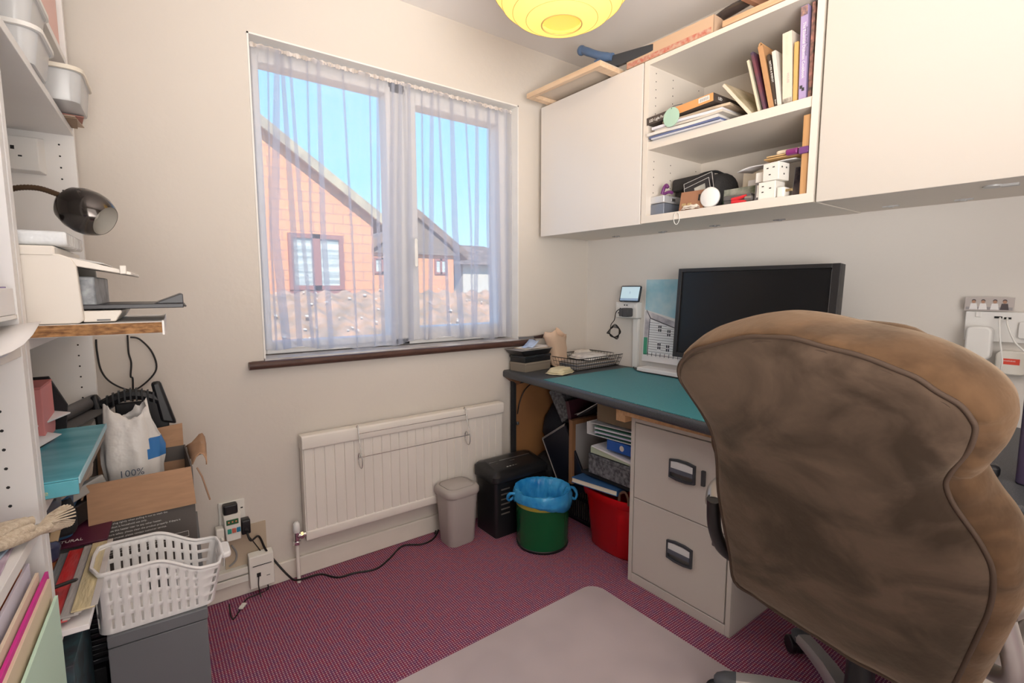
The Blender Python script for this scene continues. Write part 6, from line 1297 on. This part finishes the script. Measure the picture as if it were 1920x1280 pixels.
ct = lth('cardboard_carton', 'open brown and grey printed carton standing behind the white basket', 'carton', .002, -.345, .4335, rz=R_(3))
GCD = mat('grey_printed_card', (.115, .10, .092), .6)
w2, d2, h2 = .225, .25, .255
CI = mat('card_inside', (.34, .20, .12), .85)
b = MB(); b.box((0, 0, 0), (w2, .004, h2)); b.box((0, d2-.004, 0), (w2, d2, h2)); b.box((0, .004, 0), (.004, d2-.004, h2)); b.box((w2-.004, .004, 0), (w2, d2-.004, h2)); b.box((.004, .004, 0), (w2-.004, d2-.004, .004)); b.build('carton_wall', GCD, ct, smooth=0)
MB().hexa([(-.004, -.010, h2-.104), (w2+.002, -.010, h2-.104), (w2+.002, -.006, h2-.104), (-.004, -.006, h2-.104), (-.002, -.005, h2+.002), (w2-.004, -.005, h2+.002), (w2-.004, -.001, h2+.002), (-.002, -.001, h2+.002)]).build('front_flap', CARD, ct, smooth=0, label='brown inside of the folded down front flap')
MB().hexa([(.006, d2-.008, h2-.16), (w2-.006, d2-.008, h2-.16), (w2-.006, d2-.004, h2-.16), (.006, d2-.004, h2-.16), (.01, d2-.01, h2+.055), (w2-.004, d2+.0, h2+.07), (w2-.004, d2+.004, h2+.07), (.01, d2-.006, h2+.055)]).build('back_flap', CARD, ct, smooth=0)
rows = [[Vector((w2+.001+.035*math.sin(i/6*1.8)+(.02*i/6)*(j/5), .02+.22*j/5, h2+.03*math.sin(i/6*2.6)-.02*(i/6)**2+.01*math.sin(j*2+i))) for j in range(6)] for i in range(7)]
MB().grid(rows).build('side_flap', CARD, ct, solid=.003, smooth=40)
MB().hexa([(-.05, .0, h2-.15), (-.046, .0, h2-.15), (-.046, .25, h2-.12), (-.05, .25, h2-.12), (-.004, .0, h2), (0, .0, h2), (0, .25, h2), (-.004, .25, h2)]).build('side_flap', CARD, ct, smooth=0)
MB().tube([Vector(p) for p in ((w2+.01, .0, h2-.005), (w2+.02, -.01, h2-.03), (w2+.035, -.015, h2-.10))], .0022, 6).build('torn_tape', mat('brown_tape', (.30, .17, .10), .5), ct, smooth=60)
Fx = lambda x, z: frame((x, -.0006, z), (1, 0, 0), (0, 0, 1))
text('Specifications', .013, Fx(.018, .080), WT, ct)
text('Product Model', .009, Fx(.022, .064), WT, ct); text('60-513087B', .008, Fx(.10, .064), WT, ct)
for i, s in enumerate(('\u2022 Hold the plug tightly when pulling it out to wash the', '\u2022 This product is household use only.', '\u2022 Don\u2019t use this heater near to any other heater.', '\u2022 To ensure safety, please clean the product properly. If there is', 'something unusual, please contact customer service.')): text(s, .0068, Fx(.012, .140-.0098*i), WT, ct)
b = MB(); 
for z in (.059, .074): b.box((.015, -.0008, z), (w2-.02, -.0002, z+.0008))
b.box((.095, -.0008, .059), (.0958, -.0002, .074)); b.box((w2-.0205, -.0008, .059), (w2-.0197, -.0002, .074)); b.box((.015, -.0008, .059), (.0158, -.0002, .074)); b.build('printed_table', WT, ct, smooth=0)
# plastic carrier in the carton
pc_ = lth('carrier_bag', 'crumpled white plastic bag with blue print standing in the carton', 'bag', .078, -.215, .4385, rz=R_(3))
BGM = mat('white_bag_film', (.74, .71, .68), .3, bump=.5, bscale=20)
rows = []
for j in range(15):
    t_ = j/14; z = .405*t_; row = []
    hx = .066-.022*max(0, t_-.75)*3; hy = .052-.028*t_
    for k in range(48):
        a = 2*PI*k/48; nn = noise.noise(Vector((math.cos(a)*2.2, math.sin(a)*2.2, z*9))); n2 = noise.noise(Vector((math.cos(a)*5, math.sin(a)*5, z*20+9)))
        row.append(Vector(((hx+.014*nn+.006*n2)*math.cos(a)+.012*math.sin(t_*3), (hy+.012*nn)*math.sin(a)+.02*t_, z+(.022*math.sin(a*2+1)+.02*n2)*(t_ > .95))))
    rows.append(row)
b = MB(); b.grid(rows, wrap=True); b.add(rows[0], [tuple(range(48))]); 
# blue printed area near the right hand edge
nf = len(b.f)
for fi, q in enumerate(b.f):
    if len(q) == 4:
        c = sum((Vector(b.v[i]) for i in q), Vector())/4
        if c.x > .040+.022*noise.noise(c*28) and c.y < .03 and .25 < c.z < .33: b.m[fi] = 1
b.build('bag_film', [BGM, mat('blue_bag_print', (.05, .20, .50), .4)], pc_, solid=.0008, smooth=60)
text('100%', .026, frame((-.022, -.0655, .236), (1, 0, 0), (0, .12, 1)), mat('slate_ink', (.08, .10, .14), .5), pc_)
# black arched bracket behind the bag
ab = lth('arched_bracket', 'black ribbed plastic arch with two feet standing behind the white bag', 'stand', .086, -.066, .77)
b = MB(); b.tube([Vector((-.07+.14*i/10, 0, .068+.024*math.sin(PI*i/10))) for i in range(11)], .016, 8)
for i in range(9): x = -.056+.014*i; b.box((x-.0022, -.020, .052+.024*math.sin(PI*(x+.07)/.14)), (x+.0022, .0, .090+.024*math.sin(PI*(x+.07)/.14)))
b.build('ribbed_arch', BLACK, ab, smooth=40)
MB().hexa([(-.082, -.02, -.05), (-.045, -.02, -.06), (-.045, .02, -.06), (-.082, .02, -.05), (-.096, -.012, .10), (-.078, -.012, .105), (-.078, .012, .105), (-.096, .012, .10)]).build('foot', BLACK, ab, bevel=.008)
MB().hexa([(.070, -.02, .0), (.110, -.02, -.012), (.110, .02, -.012), (.070, .02, .0), (.050, -.012, .125), (.075, -.012, .128), (.075, .012, .128), (.050, .012, .125)]).build('foot', BLACK, ab, bevel=.008)
MB().box((-.04, -.01, -.35), (.09, .01, .07)).build('lower_plate', BLACK, ab, bevel=.004)
# ------------------------------------------------------------ near unit contents
t = lth('white_box', 'white card box with purple edge at the left edge on the near unit', 'box', -.02, -.99, 1.1415); MB().box((-.20, -.20, 0), (.018, .160, .042)).build('carton', PAPER, t, bevel=.001); MB().box((-.19, -.19, .0425), (.012, .150, .0445)).build('purple_edge', mat('violet_card', (.20, .14, .36), .5), t, smooth=0)
for i in range(5): MB().box((-.10+.0*i, -.202, .008+.006*i), (.0, -.2002, .0095+.006*i)).build('printed_line', GREYW, t, smooth=0)
for i in range(4):
    rows = [[Vector((-.20+.215*k/8, -.35+.50*j/8, .0022*i+.001+.030*(max(0, j-5)/3)**2*(k/8))) for j in range(9)] for k in range(9)]
    tag(lpl(MB().grid(rows).build('paper_sheet', PAPER if i != 1 else mat('pale_blue_sheet', (.62, .68, .80), .5), solid=.0006, smooth=60), .004+.003*i, -.985, 1.0915), 'loose sheet curling up on the near unit, %s of four' % ('lowest', 'second', 'third', 'topmost')[i], 'paper', 'loose sheets on the near unit')
Z7 = .7855
MG = [mat('mag_%d' % i, c, .3, col2=c2, vscale=18) for i, (c, c2) in enumerate((((.62, .50, .58), (.25, .12, .22)), ((.55, .62, .72), (.05, .25, .45)), ((.74, .68, .64), (.52, .12, .16)), ((.35, .55, .75), (.70, .72, .78))))]
for i, (xx, yy, rz) in enumerate(((-.035, -.93, 3), (-.045, -1.02, -5), (-.03, -1.10, 6), (-.04, -1.02, 12))):
    tag(lpl(MB().box((-.20, -.12, 0), (.02, .10, .004)).build('magazine', MG[i], bevel=.0008), xx, yy, Z7+.0005+.0048*i, rz=R_(rz)), ('glossy purple and white', 'blue patterned', 'white and red', 'pale blue')[i]+' magazine lying on the near unit shelf', 'magazine', 'magazines on the near unit')
RS = .62
ro = lth('rope_bundle', 'bundle of cream cotton rope with a frayed tassel hanging over the near shelf', 'rope', -.030, -.925, Z7+.012)
RP = mat('cream_cotton_rope', (.70, .60, .47), .9, col2=(.55, .44, .32), vscale=30, stretch=(1, 6, 6), bump=.5, bscale=90)
for i, pts in enumerate((((-.16, -.12, .03), (-.08, -.06, .045), (.0, .0, .035), (.05, .03, .03)), ((-.15, -.16, .01), (-.06, -.10, .02), (.0, -.04, .02), (.05, .01, .022)), ((-.14, -.10, .06), (-.07, -.10, .055), (-.01, -.05, .035), (.04, .02, .035)), ((-.12, -.18, .04), (-.04, -.12, .04), (.01, -.05, .015), (.07, .05, .005)), ((.0, -.02, .01), (.03, .02, .008), (.06, .06, .0), (.085, .085, -.008)))):
    MB().tube([Vector(p) for p in pts], [.013, .013, .012, .012, .010], 9, smooth=6).build('strand', RP, ro, smooth=60)
b = MB()
for i in range(26): a = 2*PI*i/26; b.tube([Vector((.055, .04, .012)), Vector((.075+.012*math.cos(a), .062+.012*math.sin(a*1.3), .012+.016*math.sin(a))), Vector((.092+.02*math.cos(a), .075+.016*math.sin(a*1.7), .010+.026*math.sin(a)))], .0022, 4)
b.build('frayed_end', RP, ro, smooth=60, stuff=True)
ro.scale = (.75, .62, .75)
# folders leaning below
ZN = .4195
FC_ = (('orange', (.72, .24, .08), .333), ('lilac white', (.70, .66, .76), .322), ('peach', (.75, .60, .46), .308), ('magenta', (.62, .03, .28), .296), ('cream', (.72, .58, .42), .288), ('mint green', (.55, .74, .60), .262))
for i, (nm, c, dx) in enumerate(FC_):
    o = MB().box((0, -.50, 0), (.0045, 0, dx)).build('card_folder', mat('folder_'+nm.replace(' ', '_'), c, .6), bevel=.0006)
    lpl(o, -.024+(0, .012, .024, .031, .035, .044)[i], -.868-.012*(i % 3), ZN+.0005, ry=R_(0)); tag(o, '%s card folder standing in the row at the left edge of the photo' % nm, 'folder', 'card folders on the near unit')
o = MB().box((-.17, 0, 0), (-.002, .003, .165)).build('card_folder', mat('folder_manila', (.66, .60, .40), .7), bevel=.0006); lpl(o, .0, -.850, ZN+.0005, rx=R_(6)); tag(o, 'pale manila folder standing against the upright at the bottom left', 'folder')
o = MB().rbox((-.08, -.04, 0), (.0, .04, .03), .01).build('tape_dispenser', mat('pale_green_plastic', (.55, .70, .60), .3), bevel=.004); lpl(o, .0, -.90, .4195); tag(o, 'pale green plastic item below the manila folder', 'stationery')
